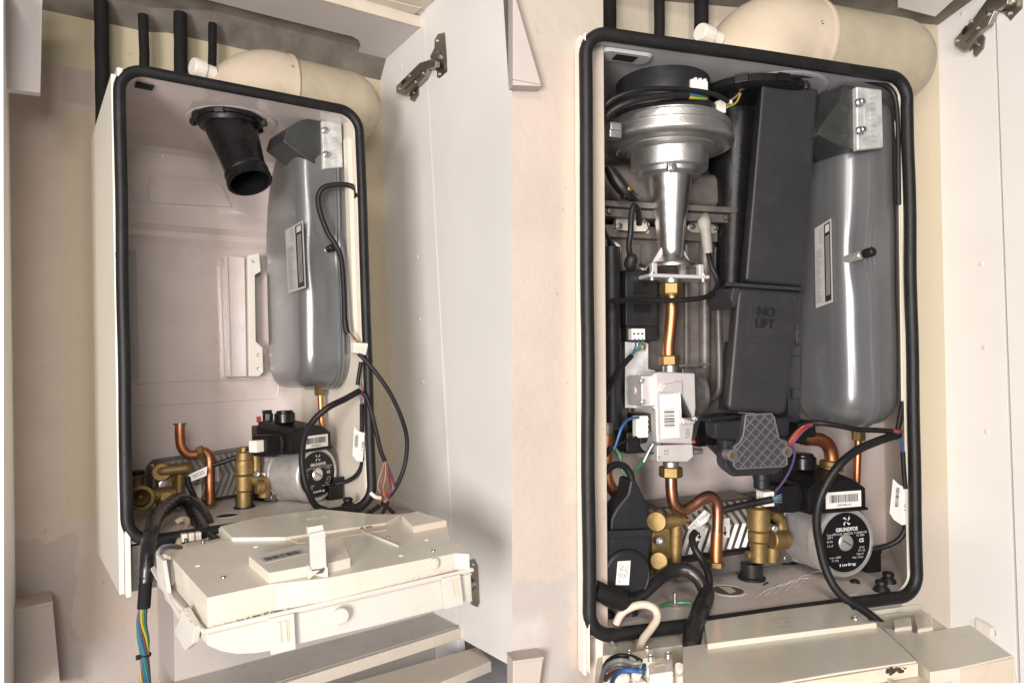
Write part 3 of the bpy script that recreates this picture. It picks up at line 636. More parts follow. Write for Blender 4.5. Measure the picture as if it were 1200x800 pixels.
# ------------------------------------------------------------------ circulator pumps (one builder, two pumps)
def pump(A, c, label, group, turn=0):
    t = Thing(A, 'circulator_pump', label, 'pump', c + V((0, .0, -.055)), group)
    t.o.matrix_world = A.M @ Matrix.Translation(t.base) @ Matrix.Rotation(R_(turn), 4, 'Z')
    o = c
    g = G(); g.lathe(o, Y_, [(.0005, .0435), (-.0015, .0445), (-.001, .0485), (.003, .0515), (.016, .0525), (.017, .0505), (.075, .0505), (.076, .052), (.09, .053), (.092, .045)], 64); body = t.part('motor_body', g, M['pump_alu'])
    g = G(); s = .047
    g.prism([o + V((x * s, .088, z * s)) for x, z in ((-1, -.75), (-.75, -1), (.75, -1), (1, -.75), (1, .75), (.75, 1), (-.75, 1), (-1, .75))], V((0, .012, 0)), .003); t.part('motor_flange', g, M['pump_alu'])
    for x, z in ((-1, -1), (-1, 1), (1, -1), (1, 1)):
        g = G(); g.cyl(o + V((x * .04, .074, z * .04)), o + V((x * .04, .095, z * .04)), .0065, 18); t.part('bolt', g, M['steel_dark'])
    g = G(); g.lathe(o + V((0, -.0002, 0)), -Y_, [(0, .0425), (.0012, .042), (.0012, .001)], 64); badge = t.part('badge', g, M['badge'])
    g = G(); g.lathe(o + V((-.001, -.001, 0)), -Y_, [(0, .0125), (.0008, .012), (.0012, .0115), (.003, .0105), (.0034, .008), (.0034, .001)], 36)
    kn = t.part('vent_screw', g, M['steel'], badge)
    g = G(); d = V((.86, 0, -.5)); u = V((.5, 0, .86)); q = o + V((-.001, -.0046, 0)); g.prism([q - d * .009 - u * .0009, q + d * .009 - u * .0009, q + d * .009 + u * .0009, q - d * .009 + u * .0009], V((0, -.0002, 0))); t.part('screw_slot', g, M['steel_dark'], badge)
    g = G(); Yt = -.0015; P = lambda x, z: o + V((x, Yt, z))
    g.text('GRUNDFOS', P(.001, .0185), X_, Z_, .0072, bold=.0003)
    t.part('brand_lettering', g, M['print_white'], badge); g = G()
    # propeller mark
    for a in (45, 135, 225, 315):
        d = V((math.cos(R_(a)), 0, math.sin(R_(a)))); u = V((-d.z, 0, d.x)); q = P(.001, .0305)
        g.sheet([q + d * .0012 - u * .001, q + d * .0055 - u * .0012 + u * .002, q + d * .0078 + u * .0022, q + d * .0068 - u * .0016, q + d * .003 - u * .0018])
    t.part('brand_mark', g, M['print_white'], badge)
    g = G()
    g.text('Type UPS15-60  59540232  P1:96281476', P(.001, .0125), X_, Z_, .0043); g.text('230 V', P(-.0285, .0085), X_, Z_, .0043); g.text('50 Hz', P(-.029, .003), X_, Z_, .0043)
    g.text('2.5 uF', P(-.0285, -.003), X_, Z_, .0043); g.text('PC 9850', P(.025, .0085), X_, Z_, .0040); g.text('IP 42', P(.0275, -.009), X_, Z_, .0043); g.text('TF 110', P(.0265, -.0135), X_, Z_, .0043)
    g.text('Class H', P(.024, -.018), X_, Z_, .0040); g.text('Max. 10 bar', P(.020, -.0225), X_, Z_, .0040); g.text('I/min  45/80', P(-.020, -.020), X_, Z_, .0040); g.text('P1 (W)', P(-.020, -.0245), X_, Z_, .0040)
    t.part('fine_print', g, M['print_dim'], badge)
    g = G(); g.text('CE', P(.0265, .001), X_, Z_, .0070, bold=.0003); t.part('approval_mark', g, M['print_white'], badge); g = G(); g.text('Low Energy', P(.004, -.0315), X_, Z_, .0050, bold=.0002); g.sheet([P(-.0125, -.0335), P(-.0105, -.0335), P(-.0105, -.0298), P(-.0125, -.0298)]); t.part('lettering', g, M['print_white'], badge)
    # terminal box on top
    g = G()
    a = [o + V(p) for p in ((-.066, -.004, .046), (.034, -.004, .046), (.034, -.004, .076), (.012, -.004, .090), (-.052, -.004, .090), (-.066, -.004, .080))]
    b = [o + V(p) for p in ((-.066, .088, .046), (.034, .088, .046), (.034, .088, .088), (.012, .088, .104), (-.052, .088, .104), (-.066, .088, .094))]
    g.hexa(a, b, .0025); g.box(o + V((-.066, -.006, .0445)), o + V((.036, .02, .049)), .0015); tb = t.part('terminal_box', g, M['black_plastic'])
    g = G(); g.cyl(o + V((-.03, .05, .098)), o + V((-.03, .05, .118)), .019, 32); g.cyl(o + V((-.03, .05, .112)), o + V((-.03, .05, .122)), .0155, 32); t.part('cap', g, M['black_gloss'], tb)
    g = G(); q = o + V((-.006, -.0045, .062)); g.box(q + V((-.031, 0, -.0115)), q + V((.031, .001, .0115)), .0004); st = t.part('sticker', g, M['paper'], tb)
    g = G(); g.barcode(q + V((0, -.0007, .002)), X_, Z_, .050, .011, 30); g.text('UPE-5938-147', q + V((0, -.0007, -.0075)), X_, Z_, .0042); t.part('barcode', g, M['ink'], st)
    g = G(); g.box(o + V((-.105, .012, .045)), o + V((-.067, .05, .083)), .003); g.lathe(o + V((-.068, .03, .065)), -X_, [(0, .024), (.006, .024), (.008, .020)], 28); t.part('plug_housing', g, M['black_plastic'], tb)
    g = G(); g.box(o + V((-.121, .020, .054)), o + V((-.103, .040, .075)), .0015); 
    for k in range(3): g.box(o + V((-.1215, .022 + .006 * k, .057)), o + V((-.1205, .025 + .006 * k, .072)))
    t.part('white_plug', g, M['white_plastic'], tb)
    # volute behind the motor
    vx = V((.045, 0, 0)) if turn else V()
    g = G(); g.lathe(o + vx + V((0, .10, 0)), Y_, [(0, .058), (.01, .064), (.05, .060), (.058, .05)], 40); g.box(o + vx + V((-.075, .10, -.056)), o + vx * .5 + V((.03, .15, .05)), .008); t.part('volute', g, M['black_plastic'])
    g = G(); g.box(o + V((.045, .07, -.057)), o + V((.070, .10, -.022)), .003); t.part('foot', g, M['black_plastic'])
    g = G(); q = o + V((-.0565, .082, -.012)); g.box(q + V((-.001, -.006, -.02)), q + V((.001, .006, .02)), .0005); t.part('side_sticker', g, M['paper'])
    return t
pump(L, L.at(372, 555.5, Y=.10), 'circulator pump under the expansion vessel of the emptied boiler', 'circulator pumps', 24)

# ------------------------------------------------------------------ plate heat exchangers
def plate_hx(A, face, Y, label, group, n, dx0, tags=None, skew=.5):
    at = A.at
    q = [at(*p, Y=Y) for p in face]     # tl tr br bl
    t = Thing(A, 'plate_heat_exchanger', label, 'heat exchanger', (q[2] + q[3]) / 2, group)
    c = sum(q, V()) / 4
    xv = ((q[1] - q[0]) + (q[2] - q[3])) / 2; zv = ((q[0] - q[3]) + (q[1] - q[2])) / 2
    def F(u, v, d=0): return c + xv * u + zv * v + V((0, d, 0))
    g = G(); o = rrect(.5, .5, .16)
    o = [(math.copysign(min(abs(x), .5), x), z) for x, z in rrect(.5 * xv.length, .5 * zv.length, .45 * zv.length * .5)]
    xn = xv.normalized(); zn = zv.normalized()
    ring = lambda k, d: [c + xn * (x * k) + zn * (z * k) + V((0, d, 0)) for x, z in o]
    g.loft([ring(.95, .002), ring(.98, 0), ring(1.0, .003), ring(1.0, .05)]); 
    for k in range(7): g.loft([ring(1.0, .008 + .006 * k), ring(1.018, .0105 + .006 * k), ring(1.0, .013 + .006 * k)], caps=False)
    t.part('plate_stack', g, M['steel_dark'])
    g = G(); w = .5 / n
    for k in range(n):
        u = -.5 + dx0 + (1 - dx0) * k / n
        for s_ in (1, -1):
            v0, v1 = 0, .46 * s_; uu = u + w * skew * 2.2; wid = .55 / n
            a = [F(uu, v0, -.0005), F(uu + wid, v0, -.0005), F(u - w * 1.8 + wid, v1, -.0005), F(u - w * 1.8, v1, -.0005)]
            m = [p.lerp(r, .5) for p, r in ((a[0], a[1]), (a[3], a[2]))]
            b = [m[0] + V((0, -.004, 0)), m[0] + (a[1] - m[0]) * .3 + V((0, -.004, 0)), m[1] + (a[2] - m[1]) * .3 + V((0, -.004, 0)), m[1] + V((0, -.004, 0))]
            g.hexa(a, b)
    t.part('chevron_plate', g, M['steel'])
    for (qd, arrow) in (tags or []):
        g = G(); p = [at(*k, Y=Y - .006) for k in qd]; g.prism(p, V((0, .0005, 0))); pl = t.part('tag', g, M['paper'])
        if arrow:
            m = (p[0] + p[1]) / 2; d = ((p[3] - p[0]) + (p[2] - p[1])) / 2; u = (p[1] - p[0]); e = V((0, -.0006, 0)); g = G()
            g.sheet([m + d * .42 - u * .06 + e, m + d * .42 + u * .06 + e, m + d * .72 + u * .06 + e, m + d * .72 - u * .06 + e]); g.sheet([m + d * .68 - u * .2 + e, m + d * .68 + u * .2 + e, m + d * .92 + e])
            t.part('arrow', g, M['ink'], pl)
    return t
plate_hx(L, [(176, 545), (300, 521), (302, 579), (178, 594)], .275, 'stainless plate heat exchanger with chevron ribs on floor of emptied boiler', 'plate heat exchangers', 16, .05,
         [([(217, 571), (236, 567), (236, 583), (219, 585)], True), ([(244, 549), (256, 546), (257, 563), (245, 567)], False)])

# ------------------------------------------------------------------ brass and copper, left bay
A = L; at = A.at
t = Thing(A, 'diverter_valve', 'brass diverter valve with an open threaded socket, left end of emptied boiler', 'valve', at(185, 600, Y=.2), 'brass diverter valves')
def seg(g, a, b, r, mi=0, n=24): g.cyl(a, b, r, n, mi)
Yb = .215; s = A.px(at(200, 570, Y=Yb))
g = G()
g.tube(pts(A, [(186, 553, Yb), (190, 552, Yb - .01), (215, 549, Yb - .015), (219, 549, Yb - .015)]), 7.2 * s, 20, 5)
g.cyl(at(211, 550, Y=Yb - .012), at(209, 597, Y=Yb - .012), 5.4 * s); g.cyl(at(190, 553, Y=Yb + .05), at(189, 553, Y=Yb - .018), 10.5 * s, 32)
g.prism([at(*p, Y=Yb - .008) for p in ((184, 557), (203, 556), (204, 596), (186, 598))], V((0, .03, 0)), .004)
g.cyl(at(160, 581, Y=Yb - .015), at(206, 578, Y=Yb - .015), 8.5 * s); t.part('body', g, M['brass'])
g = G(); c = at(165, 583, Y=Yb - .045); ax = V((-.12, -1, 0)).normalized()
g.lathe(c - ax * .04, ax, [(0, 10 * s), (.03, 10 * s), (.031, 13 * s), (.045, 13.5 * s), (.0455, 10 * s), (.03, 9 * s), (.025, 3 * s), (.035, 2.5 * s), (.036, .001)], 40); t.part('socket', g, M['brass_nut'])
g = G(); g.cyl(at(195, 583, Y=Yb + .01), at(196, 583, Y=Yb - .03), 7.5 * s); t.part('plug', g, M['brass'])
g = G(); q = at(191, 567, Y=Yb - .01); g.lathe(q, -Y_, [(0, 5 * s), (.004, 4.8 * s), (.0045, 3 * s), (.002, 2 * s)], 24); t.part('screw', g, M['zinc'])
g = G(); g.cyl(at(161, 571, Y=.24), at(161, 553, Y=.24), 7 * s); g.cyl(at(161, 560, Y=.24), at(161, 556, Y=.24), 9 * s); t.part('cap', g, M['brass'])
g = G(); g.cyl(at(161, 556, Y=.24), at(161, 551, Y=.24), 8 * s); t.part('cap_seal', g, M['rubber'])

t = Thing(A, 'copper_pipe', 'short bent copper pipe with open flanged top end in the emptied boiler', 'pipe', at(246, 592, Y=.2), None)
Yc = .2; sc = A.px(at(230, 540, Y=Yc))
g = G(); g.tube(pts(A, [(211, 496, Yc), (211, 508, Yc), (212.5, 522, Yc), (219, 531, Yc), (228, 532.5, Yc), (235, 530, Yc)]), 5.6 * sc, 20, 6); t.part('upper_bend', g, M['copper'])
g = G(); g.lathe(at(211, 497.5, Y=Yc), Z_, [(0, 5.8 * sc), (.0005, 7.4 * sc), (.0028, 7.4 * sc), (.003, 4.6 * sc), (-.02, 4.4 * sc)], 32); t.part('rim', g, M['nickel'])
g = G(); g.hexnut(at(231, 531, Y=Yc), at(239, 529, Y=Yc - .003), 8.6 * sc); t.part('nut', g, M['brass_nut'])
g = G(); g.tube(pts(A, [(234, 530, Yc), (239, 529, Yc), (243.5, 532, Yc), (246, 539, Yc), (246, 556, Yc), (246, 589, Yc)]), 5.6 * sc, 20, 6); t.part('lower_bend', g, M['copper'])
g = G(); g.lathe(at(246.5, 592.5, Y=Yc), Z_, [(0, 7 * sc), (.003, 8 * sc), (.004, 5.8 * sc), (.009, 5.8 * sc)], 8); t.part('base_nut', g, M['brass_nut'])

t = Thing(A, 'brass_filter', 'upright stepped brass filter between heat exchanger and pump of the emptied boiler', 'filter', at(287, 590, Y=.22), 'brass filters')
Yf = .15; sf = A.px(at(287, 560, Y=Yf))
g = G()
for y0, y1, r in ((523, 530, 5), (529, 540, 9.2), (538, 556, 10.3), (556.5, 575, 9.7), (575, 600, 8)): g.cyl(at(286, y0, Y=Yf), at(286, y1, Y=Yf), r * sf, 28)
t.part('barrel', g, M['brass'])
g = G(); g.tube(pts(A, [(292, 562, Yf), (303, 562, Yf), (309, 566, Yf), (310, 582, Yf)]), 7 * sf, 18, 4); g.cyl(at(300, 570, Y=Yf - .012), at(309, 570, Y=Yf - .012), 8.5 * sf); g.cyl(at(300, 530, Y=Yf), at(300, 560, Y=Yf), 5 * sf); t.part('side_body', g, M['brass'])
g = G(); g.lathe(at(300, 555, Y=Yf - .012), -Y_, [(0, 3.4 * sf), (.003, 3 * sf), (.002, 1.5 * sf)], 20); t.part('screw', g, M['zinc'])

t = Thing(A, 'flow_sensor', 'black flow sensor block with a red cap left of the pump, emptied boiler', 'sensor', at(316, 520, Y=.17))
sa = A.px(at(315, 500, Y=.17))
g = G(); g.box(at(300, 527, Y=.17), at(325, 497, Y=.17) + V((0, .03, 0)), .003); g.cyl(at(314, 497, Y=.185), at(314, 484, Y=.185), 6.2 * sa, 8); g.cyl(at(314, 500, Y=.185), at(314, 493, Y=.185), 11 * sa); g.box(at(309, 485, Y=.18), at(319, 480, Y=.18) + V((0, .012, 0)), .001)
t.part('body', g, M['black_plastic'])
g = G(); g.box(at(301.5, 495, Y=.168), at(306, 487.5, Y=.168) + V((0, .006, 0)), .001); t.part('red_cap', g, M['red'])
g = G(); g.box(at(302, 575, Y=.2), at(328, 523, Y=.2) + V((0, .04, 0)), .004); t.part('bracket', g, M['black_plastic'])

t = Thing(A, 'drain_stub', 'short black drain stub beside the floor hole of the emptied boiler', 'drain stub', at(286, 594, Y=.12), 'black drain stubs')
q = at(286.5, 594.5, Z=ZF); sd = A.px(q)
g = G(); g.lathe(q, Z_, [(0, 12 * sd), (.003, 12 * sd), (.004, 9.7 * sd), (.022, 9.7 * sd), (.0225, 8 * sd), (.006, 7.5 * sd)], 40); t.part('stub', g, M['black_plastic'])
for px, py, r, lab in ((408, 589, 6, 'black conical rubber grommet by the thick cable, emptied boiler floor'),):
    q = at(px, py + 4, Z=ZF); sg = A.px(q); g = G(); g.lathe(q, Z_, [(0, r * 1.5 * sg), (.004, r * 1.25 * sg), (.008, r * .75 * sg), (.010, r * .95 * sg), (.014, r * .95 * sg), (.016, r * .6 * sg), (.0162, .001)], 32)
    single(A, 'grommet', g, M['rubber'], lab, 'grommet', 'black floor grommets')
for px, py in ((408, 569),):
    g = G(); g.box(at(386, 588, Y=.10), at(402, 567, Y=.10) + V((0, .02, 0)), .002); g.box(at(391, 568, Y=.105), at(404, 558, Y=.105) + V((0, .008, 0)), .002)
    single(A, 'cable_clamp', g, M['black_plastic'], 'black cable clamp block standing right of the pump, emptied boiler', 'clamp')

# ------------------------------------------------------------------ cables of the emptied boiler
C = 'loose cables of the emptied boiler'
t = Thing(A, 'fan_cable', 'black cable arching over the front of the grey vessel, ending in a white plug', 'cable', at(404, 390, Y=.03))
Pc = pts(A, [(418, 232, .01), (417, 222, .015), (408, 217, .02), (393, 216.5, .025), (379, 220, .03), (373, 231, .035), (375, 248, .035), (384, 272, .03), (394, 288, .025), (400, 304, .02), (403, 340, .015), (404, 378, .01)])
g = G(); g.tube(Pc, 3.1 * A.px(Pc[5]), 14, 6); sl = t.part('sleeve', g, M['rubber'])
g = G(); g.tube(pts(A, [(404, 374, .01), (405.5, 386, .008), (408, 391, .006)]), 3.6 * A.px(Pc[-1]), 12, 4); t.part('end_sleeve', g, M['rubber'])
for i, (c_, off) in enumerate((('brown', (0, 0)), ('yellow', (2, 3)), ('pinkwire', (-1, 4)))):
    g = G(); g.tube(pts(A, [(407, 388, .006), (411 + off[0], 391 + off[1] * .3, .002), (416 + off[0], 397 + off[1] * .2, .0), (420 + i * 2, 402, .0)]), .8 * A.px(Pc[-1]), 8, 5); t.part('wire', g, M[c_])
g = G(); Q = [at(*p, Y=-.008) for p in ((414.5, 401), (432, 402), (429, 416), (415, 413))]; g.prism(Q, V((0, .014, 0)), .0012)
for k in range(5): 
    a_ = Q[3].lerp(Q[2], .08 + .19 * k); g.prism([a_ + V((0, -.001, .012)), a_ + V((.0025, -.001, .012)), a_ + V((.0025, -.001, .0005)), a_ + V((0, -.001, .0005))], V((0, -.0006, 0)))
t.part('plug', g, M['white_plastic'])
cable(A, [(420, 414, -.004), (430, 424, -.012), (444, 441, -.02), (458, 462, -.025), (470, 488, -.025), (477, 515, -.02), (474, 546, -.015), (463, 572, -.012), (447, 590, -.01), (430, 603, -.01)], 2.5, 'cable', M['rubber'], 'thin black cable bowing out furthest right in front of the open cupboard', 'cable', C)
cable(A, [(421, 458, -.006), (405, 467, -.01), (385, 477, -.012), (368, 492, .0), (357, 511, .02), (354, 531, .03), (355, 552, .03), (361, 575, .03), (370, 592, .035), (384, 598, .03)], 3.8, 'cable', M['rubber'], 'thick black cable crossing in front of the pump, emptied boiler', 'cable', C)
cable(A, [(423, 424, -.004), (420.5, 440, -.004), (419, 451, -.004)], 2.4, 'cable', M['rubber'], 'short black cable stub hanging from white plug on the seal, emptied boiler', 'cable', C)
t = Thing(A, 'tagged_cable', 'black cable with a white barcode tag beside the pump of the emptied boiler', 'cable', at(420, 560, Y=.03))
g = G(); g.tube(pts(A, [(424, 473, -.002), (424, 488, .004), (424.5, 508, .01)]), 2.4 * A.px(Pc[3]), 12, 4); t.part('upper_cable', g, M['rubber'])
g = G(); g.tube(pts(A, [(424, 536, .015), (424, 545, .02), (418, 556, .03), (408, 563, .045), (394, 567, .06)]), 2.6 * A.px(Pc[3]), 12, 5); t.part('lower_cable', g, M['rubber'])
g = G(); Q = [at(*p, Y=y) for p, y in (((415, 500), .006), ((420, 505), .002), ((427.5, 507), .004), ((425, 541), .004), ((418, 540), .002), ((413, 533), .006))]; g.prism(Q, V((.0005, .0012, 0)), .0003); tg = t.part('tag', g, M['paper'])
g = G(); e = V((0, -.0012, 0)); d1_ = (Q[5] - Q[0]).normalized(); u1 = (Q[1] - Q[0]).normalized(); o_ = Q[0].lerp(Q[5], .42) + (Q[1] - Q[0]) * .55 + V((0, -.0022, 0)); g.barcode(o_, d1_, u1, .022, .0055, 12, seed=4); g.text('0016  5', Q[2].lerp(Q[3], .45) + V((-.004, -.0026, 0)), d1_, u1, .005); t.part('barcode', g, M['ink'], tg)
t = Thing(A, 'wire_loom', 'black sleeve of fanned out red, brown and violet wires hanging over the seal', 'cable', at(452, 590, Y=-.01))
g = G(); g.tube(pts(A, [(420, 458, -.006), (428, 463, -.01), (434, 478, -.012), (441, 506, -.014), (446, 527, -.014), (451, 540, -.014)]), 2.5 * A.px(Pc[3]), 12, 5); t.part('sleeve', g, M['rubber'])
for i, (c_, bx) in enumerate((('red', 458), ('brown', 450), ('violet', 460), ('orange', 453), ('pinkwire', 447), ('brown', 456))):
    g = G(); g.tube(pts(A, [(450 + i * .4, 538, -.014), (bx - 1, 556, -.016 - i * .001), (bx + (2 if bx > 453 else -4), 572, -.016), (447 + i * 1.6, 584, -.014), (445 + i * .6, 592, -.012)]), 1.0 * A.px(Pc[3]), 8, 5); t.part('wire', g, M[c_])
g = G(); g.tube(pts(A, [(446, 588, -.012), (455, 595, -.014), (462, 601, -.018)]), 2.4 * A.px(Pc[3]), 10, 4); g.tube(pts(A, [(455, 588, -.012), (448, 602, -.018)]), 2 * A.px(Pc[3]), 10, 4); t.part('tail', g, M['rubber'])
for i, c_ in enumerate(('bluegrey', 'grey', 'red')):
    cable(A, [(421 + i * 1.3, 449, -.004), (422 + i * 1.2, 458, -.006 - .002 * i), (422.5 + i * .8, 468, -.004), (424, 476, -.002)], .8, 'wire', M[c_], ('thin blue grey', 'thin grey', 'thin red')[i] + ' wire bridging two black cables against the seal', 'wire', 'thin wires against the seal')
g = G(); g.tube(pts(A, [(434, 577, -.012), (440, 582, -.016), (446, 583, -.016)]), 2.2 * A.px(Pc[3]), 8, 3); single(A, 'cable_tie', g, M['white_plastic'], 'white cable tie at the bottom right corner of the emptied boiler seal', 'cable tie')
t = Thing(A, 'pump_cable', 'black cable with a white plug and coloured wires between brass filter and pump, emptied boiler', 'cable', at(280, 545, Y=.17))
Pp = pts(A, [(318, 515, .125), (306, 519, .135), (296, 526, .14), (280, 534, .15), (264, 540, .16), (248, 545, .165)])
g = G(); g.tube(Pp[2:], 2.9 * A.px(Pp[2]), 12, 5); t.part('sleeve', g, M['rubber'])
for i, c_ in enumerate(('blue', 'brown', 'green', 'grey')):
    g = G(); g.tube([p + V((0, 0, (i - 1.5) * .0022)) for p in Pp[:3]], .9 * A.px(Pp[2]), 8, 5); t.part('wire', g, M[c_])
t = Thing(A, 'sensor_cable', 'thin black sensor cable with crumpled white tag at the copper pipe, emptied boiler', 'cable', at(220, 590, Y=.17))
g = G(); g.tube(pts(A, [(220, 559, .165), (221, 567, .16), (226, 578, .15), (231, 592, .13), (238, 606, .10)]), 3.2 * sc, 12, 5); t.part('cable', g, M['rubber'])
g = G(); Q = [at(*p, Y=.162) for p in ((221, 556), (243, 546), (242, 557), (224, 564))]; g.prism(Q, V((0, .001, 0)), .0003); tg = t.part('tag', g, M['paper'])
g = G(); g.text('0020', sum(Q, V()) / 4 + V((0, -.0012, 0)), Q[1] - Q[0], Q[0] - Q[3], .010); t.part('print', g, M['ink_grey'], tg)

# thick taped loom dropping out of the boiler to the left of the cover
t = Thing(A, 'taped_loom', 'thick black taped loom spilling coloured wires at the left of the cream cover', 'cable loom', at(168, 800, Y=-.1))
M['tape'] = mat('tape', (.016, .015, .016), .27, var=.3, scale=40, bump=.3, bscale=50, ribs=('DIAGONAL', 20, .22, 4), dirt=(.05, .045, .03), dirt_scale=30, dirt_amt=.5)
Pl = pts(A, [(246, 618, .05), (240, 605, .08), (233, 594, .11), (222, 588, .13), (208, 586, .12), (195, 594, .08), (184, 606, .03), (178, 622, -.03), (174, 640, -.06), (172, 660, -.075), (171, 682, -.08)])
g = G(); g.tube(Pl, [6.5 * sc * .9, 6.5 * sc, 6.5 * sc, 7 * sc, 8 * sc, 8 * sc, 7.6 * sc, 7 * sc, 6.8 * sc, 6.2 * sc, 6.2 * sc], 16, 7); t.part('taped_sleeve', g, M['tape'])
g = G(); g.tube(pts(A, [(170.5, 675, -.08), (170, 690, -.08), (168.5, 712, -.08)]), 7.1 * A.px(Pl[-1]), 18, 5); t.part('heat_sleeve', g, M['foam'])
rnd = random.Random(11); cols = ['blue', 'green', 'yellow', 'brown', 'blue', 'green', 'blue', 'brown', 'yellow', 'green', 'bluegrey', 'blue']
for i, c_ in enumerate(cols):
    a0 = 2 * math.pi * i / len(cols); x = lambda ph, r: math.cos(a0 + ph) * r; y = lambda ph: math.sin(a0 + ph) * .006
    g = G(); g.tube(pts(A, [(168.5 + x(0, 4), 706, -.08 + y(0)), (166 + x(.5, 5), 728, -.08 + y(.5)), (168 + x(1.1, 6), 748, -.08 + y(1.1)), (169.5 + x(1.7, 4.2), 767, -.08 + y(1.7)), (170 + x(2.3, 5), 786, -.08 + y(2.3)), (171 + x(3, 6), 812, -.08 + y(3))]), 1.35 * A.px(Pl[-1]), 8, 6); t.part('wire', g, M[c_])
g = G(); c_ = at(169.5, 767, Y=-.08); rr_ = 6.2 * A.px(c_); g.tube([c_ + V((rr_ * math.cos(a), rr_ * math.sin(a), .001 * math.sin(2 * a))) for a in [2 * math.pi * k / 14 for k in range(14)]], .0013, 8, 2, closed=True); g.box(c_ + V((-rr_ - .004, -.006, -.003)), c_ + V((-rr_ + .001, -.001, .003)), .0008); t.part('cable_tie', g, M['rubber'])
t = Thing(A, 'taped_loom', 'second black taped loom curving down to the back of the cream cover, emptied boiler', 'cable loom', at(243, 620, Y=.04))
g = G(); Pm = pts(A, [(222, 590, .135), (227, 600, .11), (232, 610, .07), (238, 622, .02), (244, 631, -.01), (251, 637, -.03)]); g.tube(Pm, [7 * sc, 7.5 * sc, 7.5 * sc, 7.5 * sc, 8 * sc], 16, 6); t.part('taped_sleeve', g, M['tape'])
g = G(); g.tube(pts(A, [(232, 588, .13), (239, 592, .125), (241, 600, .11), (238, 607, .10)]), 1.1 * sc, 8, 5); t.part('wire', g, M['green'])
cable(A, [(206, 612, .08), (213, 608, .08), (219, 609, .07), (219, 616, .05), (214, 624, .02), (210, 634, -.01), (209, 641, -.02)], 3.6, 'mains_cable', M['cable_beige'], 'beige mains cable hooking into the terminals of the cream cover, emptied boiler', 'cable', 'beige mains cables')
# ------------------------------------------------------------------ cream control box cover, swung down (left)
A = L; at = A.at
FL = at(243, 700, Y=-.266); FR = at(550, 647, Y=-.285); P0 = A.plane(FL, FR, at(400, 597, Y=-.020)); BL = at(183, 643, P=P0); bk = BL - FL
def on(px, py, pl=None, up=0.0):
    q, n = pl or P0; return at(px, py, P=(q + V((0, 0, up)), n))
FP_ = A.plane(FL, FR, FL + V((0, 0, -.1)))          # upright front plane
fa = at(241, 737, P=FP_); fb = at(553, 666, P=FP_)
PF = A.plane(fa, fb, fa + bk)
def drop(p, pl):
    q, n = pl; return p + V((0, 0, (q - p).dot(n) / n.z))
t = Thing(A, 'control_box', 'cream control box cover with upright latch, swung down below the emptied boiler', 'control box', at(400, 765, P=FP_), 'cream control box covers')
top = [on(*p) for p in ((203, 644.5), (257, 633.5), (271, 631), (256, 618), (300, 609), (377, 598), (440, 604), (489, 600), (524, 612), (528, 634), (540, 637), (550, 649), (533, 648), (383, 677), (315, 684.5), (243, 700), (200, 652))]
g = G(); g.hexa(top, [drop(p, PF) for p in top], .0009, seg=2); lid = t.part('lid', g, M['box_cream'])
up = .013
rp = [on(p[0], p[1], None, up) for p in ((291, 651), (345, 639), (402, 629), (411, 653), (384, 660), (384, 664), (366, 662), (315, 671))]
g = G(); g.hexa(rp, [drop(p, PF) + V((0, 0, .002)) for p in rp], .0014); t.part('raised_panel', g, M['box_cream'])
rp = [on(p[0], p[1], None, .005) for p in ((258, 616), (300, 606), (377, 596), (440, 602), (470, 602), (452, 612), (334, 629), (272, 629.5))]
g = G(); g.hexa(rp, [drop(p, P0) - V((0, 0, .004)) for p in rp], .0012); t.part('back_plateau', g, M['box_cream'])
rp = [on(p[0], p[1], None, .010) for p in ((470, 603), (489, 598), (523, 609), (484, 616.5))]
g = G(); g.hexa(rp, [drop(p, P0) - V((0, 0, .02)) for p in rp], .0014); cb = t.part('corner_block', g, M['box_cream'])
g = G(); e_ = rp[2] + V((0, 0, -.0015)); f_ = rp[3] + V((0, 0, -.0015)); n_ = V(((f_ - e_).y, -(f_ - e_).x, 0)).normalized(); n_ = n_ if n_.y < 0 else -n_
g.prism([e_, f_, f_ + V((0, 0, -.010)), e_ + V((0, 0, -.014))], n_ * .0006); t.part('corner_face', g, M['box_peach'], cb)
# peach slot with its scorch mark and thin rib
g = G(); fpz = [on(*p) + V((0, 0, .0012)) for p in ((334, 630), (452, 613), (453, 621), (350, 637))]; g.prism(fpz, V((0, 0, -.004)), .0008); sl = t.part('vent_slot', g, M['box_peach'])
g = G(); rnd = random.Random(4)
for k in range(26):
    q = on(427 + rnd.gauss(0, 6), 617.5 + rnd.gauss(0, 1.6)) + V((0, 0, .0018)); r_ = rnd.uniform(.0012, .0042); g.lathe(q, Z_, [(0, r_), (.001, r_ * .7), (.0015, .0003)], 9, ecc=rnd.uniform(.4, .9))
t.part('scorch', g, M['scorch'], sl)
g = G(); a = on(424, 623); b = on(467, 640.5); d = (b - a).normalized(); u = V((d.y, -d.x, 0)) * .0016; g.prism([a - u, b - u, b + u, a + u], V((0, 0, .003)), .0006); t.part('rib', g, M['box_white'])
# peach patch right of the latch
g = G(); p = [at(*q, P=FP_) + V((0, .035, 0)) for q in ((384, 662), (410, 654), (408, 667), (384, 674))]; g.prism(p, V((0, .004, 0)), .0008); t.part('recess_face', g, M['box_peach'])
